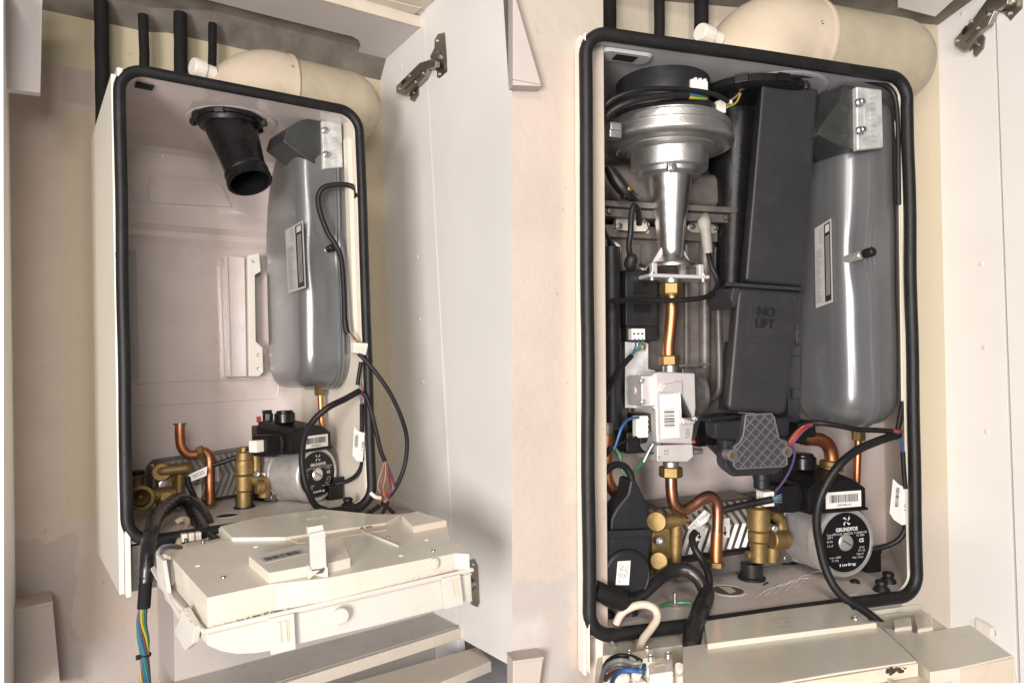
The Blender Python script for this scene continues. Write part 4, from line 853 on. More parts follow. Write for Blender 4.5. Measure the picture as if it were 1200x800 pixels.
# front rim, tray and its details
o = (FP_[1] if FP_[1].y < 0 else -FP_[1])
fpt = lambda px, py, d=0: at(px, py, P=FP_) + o * d
g = G(); g.prism([fpt(*p, .0) for p in ((240, 735.5), (553, 664), (554.5, 668.5), (240.5, 741))], o * .0045, .0012); g.prism([fpt(240, 735.5), fpt(240.5, 741), fpt(240.5, 741) + bk * .86, fpt(240, 735.5) + bk * .86], V((-.004, 0, 0)), .001); t.part('rim', g, M['box_white'])
g = G(); poly = [fpt(*p, -.002) for p in ((242, 739), (553, 667), (555, 705), (450, 732), (345, 757), (318, 763.5), (300, 766.5), (278, 767.5), (259, 764), (243, 757))]
g.prism(poly, bk * .82 - o * 0, .003); t.part('tray', g, M['box_white'])
def clip(p, w1, w2, bars):
    g = G(); p4 = [fpt(*q, .003) for q in p]; g.prism(p4, o * .005, .001); c = t.part('clip', g, M['box_white'])
    g = G(); g.prism([fpt(*q, .0082) for q in w1], o * .0006, .0); t.part('clip_window', g, M['box_peach'], c)
    for b in bars:
        g = G(); g.prism([fpt(*q, .0085) for q in b], o * .0015, .0004); t.part('clip_bar', g, M['box_white'], c)
clip([(313, 723), (343, 716), (345, 758), (316, 765)], [(321.5, 727), (336.5, 723.5), (337, 748.5), (323.5, 751)], None, [[(323, 727), (326.5, 726), (328, 750), (325, 750.5)], [(330, 725.5), (333.5, 725), (335, 748), (331.5, 749)]])
clip([(515, 676), (536.5, 671), (540.5, 706), (519, 712)], [(522.5, 679), (532, 677), (535, 697), (526, 700)], None, [[(524, 679), (526.5, 678.5), (529.5, 698), (527.5, 698.5)]])
g = G(); q = fpt(397, 719); rk = 9.3 * A.px(q)
g.lathe(q, o, [(-.002, rk * .75), (.006, rk * .75), (.0065, rk), (.011, rk), (.0125, rk * .88), (.0126, .001)], 32); t.part('knob', g, M['box_white'])
g = G(); q = fpt(509.5, 660); g.lathe(q, o, [(-.002, .0065), (.0015, .0062), (.0022, .0045), (.0022, .001)], 28, ecc=1.25); t.part('boss', g, M['box_white'])
# upright latch with its hook
g = G(); g.prism([fpt(*q, .002) for q in ((362.5, 625), (380.5, 621), (382.5, 664), (374, 666), (364, 667))], -o * .006, .001)
g.prism([fpt(*q, -.004) for q in ((362, 618), (379.5, 615), (382, 625), (363, 629))], -o * .010, .001); g.prism([fpt(*q, .003) for q in ((360, 661), (365, 668), (375, 667), (361, 678))], -o * .006, .0006)
g.prism([fpt(*q, .0025) for q in ((364, 629), (381, 625.5), (381.2, 628), (364.3, 631.5))], o * .001, .0003); t.part('latch', g, M['box_white'])
g = G(); g.prism([fpt(*q, .001) for q in ((366, 667.5), (380, 664.5), (378, 671), (371, 672))], -o * .004); t.part('latch_gap', g, M['steel_dark'])
# side clip and side ear
sx = lambda px, py, dx=0: at(px, py, X=BL.x + .002 + dx)
def side(px, py, d=0): 
    n = V((-bk.y, bk.x, 0)).normalized(); n = n if n.x < 0 else -n
    return at(px, py, P=(FL, n)) + n * d
g = G(); n_ = V((-bk.y, bk.x, 0)).normalized(); n_ = n_ if n_.x < 0 else -n_
g.prism([side(*p, .004) for p in ((191, 647), (199, 655), (205, 693), (201, 694), (192, 672))], n_ * .005, .0008); sc_ = t.part('side_clip', g, M['box_white'])
g = G(); g.prism([side(*p, .0092) for p in ((194, 664), (197, 667), (198, 681), (195, 677))], n_ * .0004); t.part('clip_window', g, M['box_peach'], sc_)
g = G(); g.hexa([side(*p, .010) for p in ((174, 646), (176, 648), (219, 716), (218, 722))], [side(*p, .004) for p in ((174, 646), (176, 648), (219, 716), (218, 722))], .0006); t.part('side_rim', g, M['box_white'])
g = G(); g.hexa([side(*p, .012) for p in ((227, 709), (222, 721), (215, 737), (228, 759), (237, 751), (240, 731))], [side(*p, .004) for p in ((227, 709), (222, 721), (217, 737), (230, 757), (237, 750), (240, 731))], .0012)
er = t.part('hinge_ear', g, M['box_white'])
for p in ([(226, 711), (229, 713), (226, 722), (224, 720)], [(230, 716), (233, 719), (230, 727), (228, 725)], [(234, 722), (237, 726), (235, 732), (232, 729)]):
    g = G(); g.prism([side(*q, .0122) for q in p], n_ * .0012, .0003); t.part('rib', g, M['box_cream'], er)
# barcode printed on the raised panel
g = G(); P1 = (P0[0] + V((0, 0, up + .0006)), P0[1]); q = [at(*k, P=P1) for k in ((303, 653.5), (352, 642.5), (360, 648), (309, 659.5))]; g.prism(q, V((0, 0, -.0005)), 0); st = t.part('sticker', g, M['paper_grey'])
g = G(); cc = sum(q, V()) / 4 + V((0, 0, .0005)); g.barcode(cc, q[1] - q[0], q[0] - q[3], (q[1] - q[0]).length * .84, (q[0] - q[3]).length * .55, 30, seed=9); t.part('barcode', g, M['ink'], st)
g = G(); cc = on(370, 606, None, .0056); g.text('L N E  230V', on(328, 607.5, None, .0056), FR - FL, bk, .007); g.text('SERVICE', on(372, 606, None, .0056), FR - FL, bk, .009, ext=.0002); t.part('moulded_text', g, M['box_white'])
# terminal tray behind the left block with its beige clamp
g = G(); rp = [on(p[0], p[1], None, -.014) for p in ((178, 646), (240, 630), (262, 622), (275, 634), (206, 652))]; g.hexa(rp, [p + V((0, 0, -.006)) for p in rp], .0008); t.part('terminal_tray', g, M['box_cream'])
g = G(); 
for p in ((216, 634), (224, 633), (232, 632)):
    q = on(p[0], p[1], None, -.012); g.box(q + V((-.004, -.006, 0)), q + V((.004, .006, .012)), .0012)
cl = t.part('cable_clamp', g, M['bracket_cream'])
for p in ((218, 632), (238, 634), (243, 631)):
    q = on(p[0], p[1], None, .001); g = G(); g.lathe(q, Z_, [(-.003, .0028), (.001, .0028), (.002, .0015)], 14); t.part('screw', g, M['nickel'], cl)
for i, (c_, dy) in enumerate((('grey', 0), ('grey', 3), ('blue', 5), ('brown', 7))):
    g = G(); g.tube([on(p[0], p[1], None, p[2]) for p in ((184 + i, 656, -.012), (184 + i * 1.5, 648, .004), (190 + i, 640 + dy * .4, .010), (202, 638 + dy * .5, .008), (213, 640 + dy * .3, -.002))], .0018, 8, 6); t.part('wire', g, M[c_])

# moulding details: parting line, ejector rings, screws, grime and a drawn-in shadow gap along the rim
g = G(); a = on(383, 677); n_ = o
f3 = lambda px, py: fpt(px, py, .0004)
g.prism([f3(382.6, 678), f3(383.6, 678), f3(383.6, 703), f3(382.6, 703)], o * .0003); g.prism([f3(316, 686), f3(316.8, 686), f3(316.8, 719), f3(316, 719)], o * .0003); t.part('parting_line', g, M['bracket_cream'], lid)
for px, py, r_ in ((300, 640, .004), (232, 662, .004), (470, 650, .0045), (500, 632, .004)):
    g = G(); q = on(px, py); g.lathe(q, Z_, [(-.001, r_), (.0006, r_ * .96), (.0006, r_ * .75), (.0001, r_ * .72), (.0001, .0003)], 24); t.part('moulded_ring', g, M['box_cream'], lid)
for px, py in ((262, 676), (455, 629), (508, 645)):
    g = G(); q = on(px, py); g.lathe(q, Z_, [(-.001, .0034), (.0010, .0032), (.0016, .0018), (.0008, .0014), (.0008, .0003)], 18); t.part('screw', g, M['nickel'], lid)
g = G(); rnd = random.Random(14)
for k in range(46):
    u_ = k / 46; px = 246 + 300 * u_; py = 735.2 + (665.2 - 735.2) * u_ - .3
    if rnd.random() < .6: q = fpt(px, py - .6, .0007); g.prism([q, q + (FR - FL).normalized() * rnd.uniform(.002, .007), q + (FR - FL).normalized() * .004 + V((0, 0, rnd.uniform(.0008, .0024)))], o * .0002)
t.part('rim_grime_shade', g, M['box_peach'], lid)
for dx, py in ((0, 0),):
    g = G(); g.prism([fpt(242, 743.5, -.0012), fpt(553, 671.5, -.0012), fpt(553, 673, -.0012), fpt(242, 745, -.0012)], o * .0012, .0003); t.part('tray_rib', g, M['box_white'])
# ================================================================== RIGHT BAY: the complete boiler
A = R; at = A.at
WR = .27; XR = A.at(1107, 400, Y=WR).x
def rx(px, py, Y=.02): return at(px, py, Y=Y).x
def rz(px, py, Y=.02): return at(px, py, Y=Y).z
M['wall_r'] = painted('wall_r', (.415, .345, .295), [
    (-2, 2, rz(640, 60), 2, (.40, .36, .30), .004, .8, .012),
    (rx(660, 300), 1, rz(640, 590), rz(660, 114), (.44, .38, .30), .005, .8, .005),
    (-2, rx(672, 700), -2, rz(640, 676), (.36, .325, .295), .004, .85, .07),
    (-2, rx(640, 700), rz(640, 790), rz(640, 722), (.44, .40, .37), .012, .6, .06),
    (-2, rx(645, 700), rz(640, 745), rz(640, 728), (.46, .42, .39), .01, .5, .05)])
# pier beside the boiler, its far side cut back
pl0 = at(600, -40, Y=.02); pl1 = at(600, 840, Y=.02); pr0 = at(704, 0, Y=.02)
g = G(); f = [V((pl0.x, .02, .62)), V((at(681, 43, Y=.02).x + .03, .02, .62)), V((at(681, 43, Y=.02).x + .03, .02, -.62)), V((pl1.x, .02, -.62))]
b = [at(602, 400, Y=.06), None, None, None]
f[0] = at(600, -60, Y=.02); f[3] = at(600, 860, Y=.02); bb = [at(604, -60, Y=.07), f[1] + V((0, .05, 0)), f[2] + V((0, .05, 0)), at(604, 860, Y=.07)]
bb[0].z = f[0].z; bb[3].z = f[3].z; f[1].z = f[0].z; f[2].z = f[3].z; bb[1].z = f[0].z; bb[2].z = f[3].z
g.hexa(f, bb); single(A, 'wall_pier', g, M['wall_r'], kind='structure')
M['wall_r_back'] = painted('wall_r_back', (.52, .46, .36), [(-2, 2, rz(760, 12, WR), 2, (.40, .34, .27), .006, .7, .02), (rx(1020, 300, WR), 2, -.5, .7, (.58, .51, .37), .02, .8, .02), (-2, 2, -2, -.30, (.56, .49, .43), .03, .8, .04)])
g = G(); x0 = at(660, 0, Y=WR).x; g.prism([V((-.20, WR, -.75)), V((XR + .01, WR, -.75)), V((XR + .01, WR, .72)), V((-.20, WR, .72))], V((0, .03, 0)))
single(A, 'wall_rear', g, M['wall_r_back'], kind='structure')
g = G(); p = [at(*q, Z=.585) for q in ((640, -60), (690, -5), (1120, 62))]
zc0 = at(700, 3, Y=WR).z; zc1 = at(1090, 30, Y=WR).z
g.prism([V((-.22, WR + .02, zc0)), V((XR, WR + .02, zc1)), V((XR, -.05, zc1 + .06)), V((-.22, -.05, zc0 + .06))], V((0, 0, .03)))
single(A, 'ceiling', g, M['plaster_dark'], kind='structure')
# boxed panel top left and boxed pipes bottom left
g = G(); g.prism([at(*q, Y=.0) for q in ((601, -40), (601, 93), (634, 99), (604.5, -2), (594, -40))], V((0, .019, 0)), .0006)
g.prism([at(*q, Y=.002) for q in ((601, 92.5), (633.5, 98), (634, 101), (601, 100))], V((0, .017, 0)), .0006)
single(A, 'bulkhead_panel', g, M['bulkhead_r'], 'white slanting panel corner high on the beige wall between the boilers', 'panel')
g = G(); g.prism([at(*q, Y=-.004) for q in ((601, 776), (637, 770), (633, 800), (628, 830), (601, 830))], V((0, .0235, 0)), .0012)
g.prism([at(*q, Y=-.006) for q in ((601, 774), (637.5, 769), (637.5, 772), (601, 778))], V((0, .0255, 0)), .0008)
single(A, 'pipe_boxing', g, M['boxing'], 'small stained boxing low on the beige wall between the boilers', 'boxing')
# right side panel and door
CUP2 = Thing(A, 'cupboard', 'white cupboard side and hinged door at the right of the complete boiler', 'cupboard', (XR, .1, -.70)); t = CUP2
f0 = at(1165, 0, X=XR); f1 = at(1191, 640, X=XR)
g = G(); g.prism([V((XR, f0.y + .003, .80)), V((XR, WR + .03, .80)), V((XR, WR + .03, -.70)), V((XR, f1.y + .003, -.70))], V((.018, 0, 0)), .0008); side_ = t.part('side_panel', g, M['white_board'])
for p in ((1150, 309), (1154, 407), (1157, 505.5)):
    g = G(); q = at(*p, X=XR); g.lathe(q, -X_, [(-.001, .0042), (.001, .0042), (.0022, .003), (.0026, .001)], 20); t.part('hole_plug', g, M['white_plastic'], side_)
g = G(); q = at(1128, 16, X=XR); g.lathe(q, -X_, [(-.001, .004), (.0012, .004), (.002, .002)], 16); t.part('hole_plug', g, M['white_plastic'], side_)
g = G(); g.prism([V((XR - .002, f0.y, .90)), V((XR - .002, f1.y - .004, -.70)), V((XR - .002, -.12, -.70)), V((XR - .002, -.12, .90))], V((.02, 0, 0)), .001)
single(A, 'door', g, M['white_board'], 'white cupboard door edge at the far right beside the complete boiler', 'door', into=CUP2)
hinge(A, XR, dict(
    flange=[(1172, 8), (1180, -2), (1198, -8), (1198, 10), (1190, 18), (1184, 25), (1181, 21), (1176, 17), (1170, 14)], cup=(1182, 2), screws=[(1184, 16)],
    arm=[(1118, 46), (1140, 22), (1155, 1), (1164, 0), (1166, 12), (1158, 30), (1150, 35), (1133, 59), (1128, 60), (1118, 53)],
    ridge=[(1126, 46), (1146, 22), (1154, 12), (1156, 18), (1147, 30), (1131, 50)], slot=[(1127, 36), (1131.5, 30), (1131.5, 36), (1127, 41)], pins=[(1138, 25), (1122, 48), (1159, 17), (1146, 33)],
    link=[(1155, 0), (1172, -5), (1182, -4), (1180, 5), (1168, 12), (1156, 12)], foot=[(1141, 45), (1150, 39), (1154, 44), (1152, 57), (1143, 67), (1140, 64)], footscrew=(1145, 53)),
    CUP2)
t = Thing(A, 'hinge_cover', 'small white clip beside a hole low on the right hand white panel', 'clip', at(1152, 747, X=XR))
g = G(); g.prism([at(*p, X=XR - .012) for p in ((1143, 725), (1161, 736), (1161, 747), (1143, 737))], V((.010, 0, 0)), .0015); t.part('clip', g, M['white_plastic'])
g = G(); g.lathe(at(1163, 740, X=XR), -X_, [(-.001, .0075), (.0008, .0075), (.0009, .006), (-.0002, .0055)], 24); t.part('hole', g, M['paper_grey'])
g = G(); zz = rz(1100, 2, WR - .03)
g.prism([at(*q, Z=.60) for q in ((1052, 12), (1053, 9), (1096, 20), (1118, 0), (1160, -40), (1052, -40))], V((0, 0, .02)), .0008)
single(A, 'top_board', g, M['white_board'], 'white top board corner in front of the dark plaster, by the right hinge', 'board', into=CUP2)
for px0, w, lab in ((714, 17, 'thick black lagged pipe farthest left above the complete boiler'), (773, 12.5, 'slim black lagged pipe in the middle above the complete boiler'), (822, 16.5, 'thick black lagged pipe beside the flue elbow of the complete boiler')):
    Yp = .235; a = at(px0, -12, Y=Yp); b_ = at(px0 - 1, 120, Y=Yp); r = w / 2 * A.px(a)
    g = G(); g.tube([a.lerp(b_, k / 9) + V((random.uniform(-.0006, .0006), 0, 0)) for k in range(10)], r, 20, 2)
    single(A, 'lagged_pipe', g, M['foam'], lab, 'pipe', 'black lagged pipes above the complete boiler')
flue(A, (900, 64, .15, 72), (944, 58, 51), (826, 40, 10.5), [(963, 29), (941, 40)],
     ('large cream flue elbow with ribbed cap above the complete boiler', 'cream flue pipe curving down behind the complete boiler at the right'), (1020, WR))
flue_r = None

# ------------------------------------------------------------------ casing
HW2 = .4885 / 2; DR = .22
boiler2 = Thing(A, 'boiler_casing', 'open cream boiler casing packed with fan, duct, gas valve and pump', 'boiler', (0, .1, -.40))
g = G(); o = rrect(HW2 + .002, HH + .002, .030)
g.tube(seal_path(HW2 + .002, HH + .002, .030, 2), .0082, 16, 1, closed=True, smooth=False); boiler2.part('seal', g, M['seal_rubber'])
g = G(); oi = rrect(HW2 - .002, HH - .002, .029); oo = rrect(HW2 + .006, HH + .006, .034)
g.loft([[V((x, .010, z)) for x, z in oo], [V((x, .004, z)) for x, z in oo], [V((x, .004, z)) for x, z in oi], [V((x, .010, z)) for x, z in oi]], closed=True); boiler2.part('flange', g, M['casing_white'])
xw = at(1046, 400, Y=.05).x; xw2 = at(1034, 400, Y=DR).x
g = G(); g.prism([V((-HW2 + .004, DR, -HH)), V((xw2, DR, -HH)), V((xw2, DR, HH)), V((-HW2 + .004, DR, HH))], V((0, .004, 0))); boiler2.part('back_panel', g, M['casing_in'])
g = G(); g.hexa([V((HW2 - .006, .008, -HH)), V((xw2, DR, -HH)), V((xw2, DR, HH)), V((HW2 - .006, .008, HH))], [V((HW2, .008, -HH)), V((xw2 + .006, DR, -HH)), V((xw2 + .006, DR, HH)), V((HW2, .008, HH))]); boiler2.part('side_wall', g, M['bracket_cream'])
g = G(); g.box((-HW2 - .005, .010, -HH), (-HW2 - .001, DR, HH)); g.box((-HW2 + .003, .006, rz(690, 706)), (-HW2 + .0058, .012, rz(692, 190)), .0008); boiler2.part('side_wall', g, M['white_board'])
g = G(); zt2 = HH - .004; 
g.prism([V((-HW2, .008, zt2)), V((HW2, .008, zt2)), V((xw2, DR, zt2)), V((-HW2, DR, zt2))], V((0, 0, .006))); boiler2.part('ceiling_panel', g, M['casing_grey'])
g = G(); fc2 = at(905, 108, Z=zt2 - .0005); g.lathe(fc2, -Z_, [(0, .076), (.0016, .073), (.002, .066), (.0004, .063)], 56); boiler2.part('flue_ring', g, M['casing_grey'])
g = G(); q = at(732, 64.5, Z=zt2 - .001); g.loft([[q + V((x * k, y * k, -h)) for x, y in rrect(.034, .013, .011)] for k, h in ((1.12, 0), (1.0, .004), (.9, .004))]); boiler2.part('slot_rim', g, M['casing_grey'])
g = G(); q2 = q + V((0, 0, -.0048)); g.box(q2 + V((-.015, -.008, 0)), q2 + V((.015, .008, .0006)), .0003); sl = boiler2.part('slot', g, M['void'])
g = G(); pa = at(681, 52, Y=.0); g.box((at(680.5, 200, Y=.0).x, .0, -.405), (at(684, 200, Y=.0).x, .018, rz(682, 52, 0)), .0012); g.box((at(684, 200, Y=0).x + .0004, -.006, -.40), (-HW2 - .004, .018, rz(686, 41, 0)), .002); boiler2.part('outer_panel', g, M['casing_white'])
ZR = -HH + .002
g = G(); g.prism([V((-HW2 + .003, .006, ZR - .006)), V((HW2 - .002, .006, ZR - .006)), V((xw2 - .002, DR, ZR - .006)), V((-HW2 + .003, DR, ZR - .006))], V((0, 0, .006)), .001); fl2 = boiler2.part('floor_tray', g, M['floor_pan'])
h2 = at(853, 691.5, Z=ZR)
g = G(); g.lathe(h2 + V((0, 0, .0002)), Z_, [(0, .0255), (.0007, .025), (.0007, .0215), (-.0001, .021)], 40); boiler2.part('hole_rim', g, M['floor_pan'], fl2)
g = G(); g.lathe(h2 + V((0, 0, .0003)), Z_, [(0, .0212), (.0002, .021)], 40); boiler2.part('hole', g, M['steel_dark'], fl2)
g = G(); q = h2 + V((-.004, .004, .0006)); g.sheet([q + V((-.002, -.018, 0)), q + V((.012, -.012, 0)), q + V((.016, .008, 0)), q + V((.0, .015, 0))]); boiler2.part('hole_view', g, M['box_peach'], fl2)
g = G(); c = at(1000, 680, Z=ZR); g.prism([at(*p, Z=ZR) + V((0, 0, .0001)) for p in ((946, 676), (985, 668), (1018, 680), (1005, 697), (975, 700))], V((0, 0, .0016)), .0008); boiler2.part('embossed_pad', g, M['floor_pan'], fl2)
g = G(); q = at(1002, 682, Z=ZR + .002); g.lathe(q, Z_, [(0, .0068), (.002, .0066), (.004, .004), (.0045, .001)], 24); boiler2.part('floor_plug', g, M['rubber'], fl2)
g = G(); rnd = random.Random(8); q = at(935, 688, Z=ZR)
for k in range(5): g.tube([at(885 + 12 * k, 700 - 3 * k, Z=ZR), at(900 + 13 * k, 690 - 5 * k, Z=ZR), at(925 + 11 * k, 683 - 3 * k, Z=ZR)], .0007, 6, 4)
boiler2.part('floor_swage', g, M['floor_pan'], fl2)
g = G(); g.prism([at(*p, Y=.19) for p in ((770, 648), (900, 628), (900, 646), (770, 668))], V((0, -.06, 0)), .002); boiler2.part('mounting_rail', g, M['hx_metal'])
g = G(); g.box((-HW2, .05, -.42), (HW2, .2, -HH - .012)); g.box((-HW2 + .012, .014, -.43), (HW2 - .01, .03, -HH - .009)); boiler2.part('underside', g, M['casing_white'])

# vessel
vt, vsh = vessel(A, .170, .270, .2150, .098, .116, .066, .252, .045, 'grey steel expansion vessel squeezed against the black duct and right seal', None, .115, 'expansion vessels')
vessel_marks(R, vt, vsh, .1664, [(954.5, 268), (973.5, 256), (975.5, 354), (956, 361)], (1005, 300), ([(1004, 101), (1034, 105), (1036, 173), (1005, 176)], .012),
             [(961, 150), (985, 116), (990, 98), (1003, 101), (1003, 176), (987, 172), (959, 158)], [(1006, 121), (1007, 153.5)], ((1006, 507), (1002, 612), .13), 4)
t = Thing(A, 'cable_trunking', 'slim cream cable trunking strip beside the right seal of the complete boiler', 'trunking', at(1058, 470, Y=.01))
qd = ((1049.5, 130), (1052, 130), (1062, 470), (1056, 470)); qd = ((1048, 140), (1053, 230), (1056, 470), (1062.5, 470), (1059, 260), (1051.5, 150))
g = G(); g.hexa([at(*p, Y=.010) for p in qd], [at(*p, Y=.018) for p in qd], .001); t.part('strip', g, M['bracket_cream'])

# ------------------------------------------------------------------ fan with its venturi
t = Thing(A, 'fan', 'large cast metal fan with black motor cap and polished venturi cone', 'fan', at(783, 330, Y=.1))
YF = .105; cf = at(781, 165, Y=YF); sf = A.px(cf)
def fz(y): return V((cf.x, YF, at(781, y, Y=YF).z))
def prof(lst): return [(cf.z - at(781, y, Y=YF).z, r * sf) for y, r in lst]
g = G(); g.lathe(V((cf.x - .006, YF, cf.z)), -Z_, prof([(97, 50), (98, 53), (100, 54), (134, 54), (135, 51)]), 64); g.lathe(V((cf.x - .004, YF, cf.z)), -Z_, prof([(134, 60), (135, 61), (146, 61), (147, 58)]), 64); mc = t.part('motor_cap', g, M['navy_plastic'])
g = G(); g.lathe(cf, -Z_, prof([(145, 58), (146, 66), (147.5, 68), (149, 68), (149.5, 70), (151, 70.5), (151.5, 72.5), (159, 73), (159.5, 71.5), (161, 71.5), (161.5, 73.5), (168, 74), (169, 76), (172, 76), (174, 74.5), (176, 71), (177, 66), (177.3, 60), (178, 58), (179.5, 57), (180, 46), (182, 44)]), 72); t.part('volute', g, M['cast_alu'])
g = G(); q = V((cf.x + .004, YF, cf.z)); g.lathe(q, -Z_, prof([(178, 43.5), (180, 45), (199, 44), (201, 42.5), (201.5, 36), (206, 35.5), (208, 33), (208.2, 22)]), 64); t.part('outlet_collar', g, M['cast_alu'])
cv = at(785.5, 215, Y=YF)
g = G(); g.lathe(V((cv.x, YF, cf.z)), -Z_, prof([(205, 25.5), (216, 24.2), (240, 20.8), (270, 17), (292, 14.4), (298, 14.6), (303, 17), (307, 22), (309, 27), (311, 28), (313.5, 28)]), 64); t.part('venturi', g, M['venturi_alu'])
for px, py in ((721, 152), (842, 146), (776, 138)):
    if px == 776: continue
    q = at(px, py, Y=.048 if px > 800 else .055)
    g = G(); g.box(q + V((-.009, -.002, -.011)), q + V((.009, .014, .010)), .002); g.box(q + V((-.009, -.005, -.002)), q + V((.007, .006, .008)), .0015); t.part('lug', g, M['cast_alu'])
g = G(); q = at(788, 196, Y=YF - .05); g.lathe(q, -Y_, [(-.004, .0065), (.002, .006), (.004, .004), (.004, .001)], 18); g.box(q + V((-.007, -.001, -.006)), q + V((.007, .006, .006)), .002); t.part('bolt', g, M['zinc'])
g = G()
for sx_ in (-1, 1):
    for sy in (-1, 1):
        b_ = V((cv.x + sx_ * .022, YF + sy * .02, fz(322).z)); 
g.prism([V((cv.x - .012, YF - .004, fz(284).z)), V((cv.x - .034, YF - .004, fz(312).z)), V((cv.x - .012, YF - .004, fz(312).z))], V((0, .005, 0)), .001)
g.prism([V((cv.x + .012, YF - .004, fz(284).z)), V((cv.x + .034, YF - .004, fz(312).z)), V((cv.x + .012, YF - .004, fz(312).z))], V((0, .005, 0)), .001); t.part('gusset', g, M['valve_alu'])
g = G(); g.prism([V((cv.x + a * sf, YF + b_ * sf, fz(324).z)) for a, b_ in ((-40, -22), (36, -24), (39, 0), (30, 24), (-30, 24), (-40, 4))], V((0, 0, -.005)), .001)
for a, b_ in ((-30, -14), (29, -16), (26, 18), (-26, 18)): g.box(V((cv.x + a * sf - .005, YF + b_ * sf - .004, fz(324).z)), V((cv.x + a * sf + .003, YF + b_ * sf + .004, fz(311).z)), .001)
bp_ = t.part('base_plate', g, M['valve_alu'])
for a, b_ in ((-34, -16), (31, -18)):
    g = G(); q = V((cv.x + a * sf, YF + b_ * sf, fz(324).z)); g.cyl(q + V((0, 0, .003)), q + V((0, 0, -.009)), .004, 14); t.part('bolt', g, M['zinc'], bp_)
for p, w_, h_, Yq in (((820, 100), .013, .0075, .036), ((846, 125), .007, .008, .045)):
    q = at(*p, Y=Yq); g = G(); g.box(q + V((-w_, 0, -h_)), q + V((w_, .02, h_)), .0015)
    for k in range(3): g.box(q + V((-w_ + .005 + .007 * k, -.001, h_ - .003)), q + V((-w_ + .009 + .007 * k, .01, h_ + .002)), .0005)
    t.part('white_plug', g, M['white_plastic'], mc)
g = G(); q = at(834, 133, Y=.06); g.box(q + V((-.006, 0, -.006)), q + V((.004, .012, .008)), .001); t.part('red_plug', g, M['red'], mc)
def wrap(r, y0, a0, a1, dy, n=22):
    out = []
    for k in range(n + 1):
        a = R_(a0 + (a1 - a0) * k / n); out.append(V((cf.x - .004 + r * sf * math.cos(a), YF + r * sf * math.sin(a), at(781, y0 + dy * k / n, Y=YF).z)))
    return out
cable(A, [(853, 119, .03), (838, 111, .026), (815, 106.5, .024), (785, 104, .022), (755, 105, .022), (731, 110.5, .026), (713, 120, .034), (702, 135, .045), (697, 155, .06), (697, 185, .08)], 3.0, 'fan_cable', M['rubber'], 'upper black cable wrapped round the fan cap and running down its left', 'cable', 'cables round the fan')
t = Thing(A, 'fan_cable', 'lower black cable round the fan cap with blue and green wire ends', 'cable', at(760, 118, Y=.03), 'cables round the fan')
W_ = pts(A, [(806, 112, .024), (785, 112, .022), (760, 115, .022), (738, 120, .024), (719, 129, .032), (706, 143, .045), (701, 162, .06), (702, 190, .085)]); g = G(); g.tube(W_, 3.9 * sf, 12, 6); t.part('sleeve', g, M['rubber'])
for i, c_ in enumerate(('blue', 'green', 'yellow')):
    g = G(); a = W_[0]; g.tube([a + V((-.004, 0, (1 - i) * .0026)), at(814, 111.5 + i * 1.8, Y=.026), at(828, 113.5 + i * 1.2, Y=.036)], .0019, 8, 4); t.part('wire', g, M[c_])
t = Thing(A, 'fan_lead', 'thin black lead with pink and yellow wires entering white plug right of fan', 'cable', at(852, 120, Y=.05), 'cables round the fan')
for i, c_ in enumerate(('yellow', 'pinkwire')):
    g = G(); g.tube(pts(A, [(852 - i, 126 - i * 6, .045), (862 - i * 3, 121 - i * 5, .05), (867 - i * 2, 112 - i, .055), (868, 106, .055)]), .0013, 8, 5); t.part('wire', g, M[c_])
g = G(); g.tube(pts(A, [(866, 107, .055), (880, 99, .045), (900, 92, .03), (930, 89, .022), (960, 88.5, .02), (990, 91, .02), (1018, 95, .016), (1040, 102, .012), (1049, 116, .010), (1052, 150, .009), (1052.5, 190, .009), (1053, 240, .009)]), 2.9 * sf, 12, 6); t.part('sleeve', g, M['rubber'])
cable(A, [(1010, 94, .018), (1032, 99, .018), (1047, 108, .014), (1056.5, 128, .012), (1057.5, 170, .012), (1058, 230, .012)], 2.4, 'cable', M['rubber'], 'black cable tucked inside the top right corner of the complete boiler seal', 'cable')

# ------------------------------------------------------------------ black flue collar behind the duct
t = Thing(A, 'flue_collar', 'black round flue collar and tube behind the top of the duct', 'flue spigot', at(880, 240, Y=.16))
g = G(); c = at(876, 112, Z=zt2 - .002); s = A.px(c); g.lathe(c, -Z_, [(0, 64 * s), (.010, 65 * s), (.014, 60 * s), (.016, 50 * s)], 56)
for k in range(9):
    a_ = 2 * math.pi * k / 9 - .9; d = V((math.cos(a_), math.sin(a_), 0)); u = V((-d.y, d.x, 0)); b0 = c + d * 62 * s; g.prism([b0 - u * .010, b0 + u * .010, b0 + u * .009 + d * .007, b0 - u * .009 + d * .007], V((0, 0, -.011)), .001)
t.part('collar', g, M['black_plastic'])
g = G(); a = at(862, 100, Y=.15); b_ = at(857, 338, Y=.13); g.lathe(a, b_ - a, [(0, 42 * s), (.03, 40 * s), ((b_ - a).length * .4, 31 * s), ((b_ - a).length * .6, 24 * s), ((b_ - a).length, 19 * s)], 40); t.part('tube', g, M['black_gloss'])
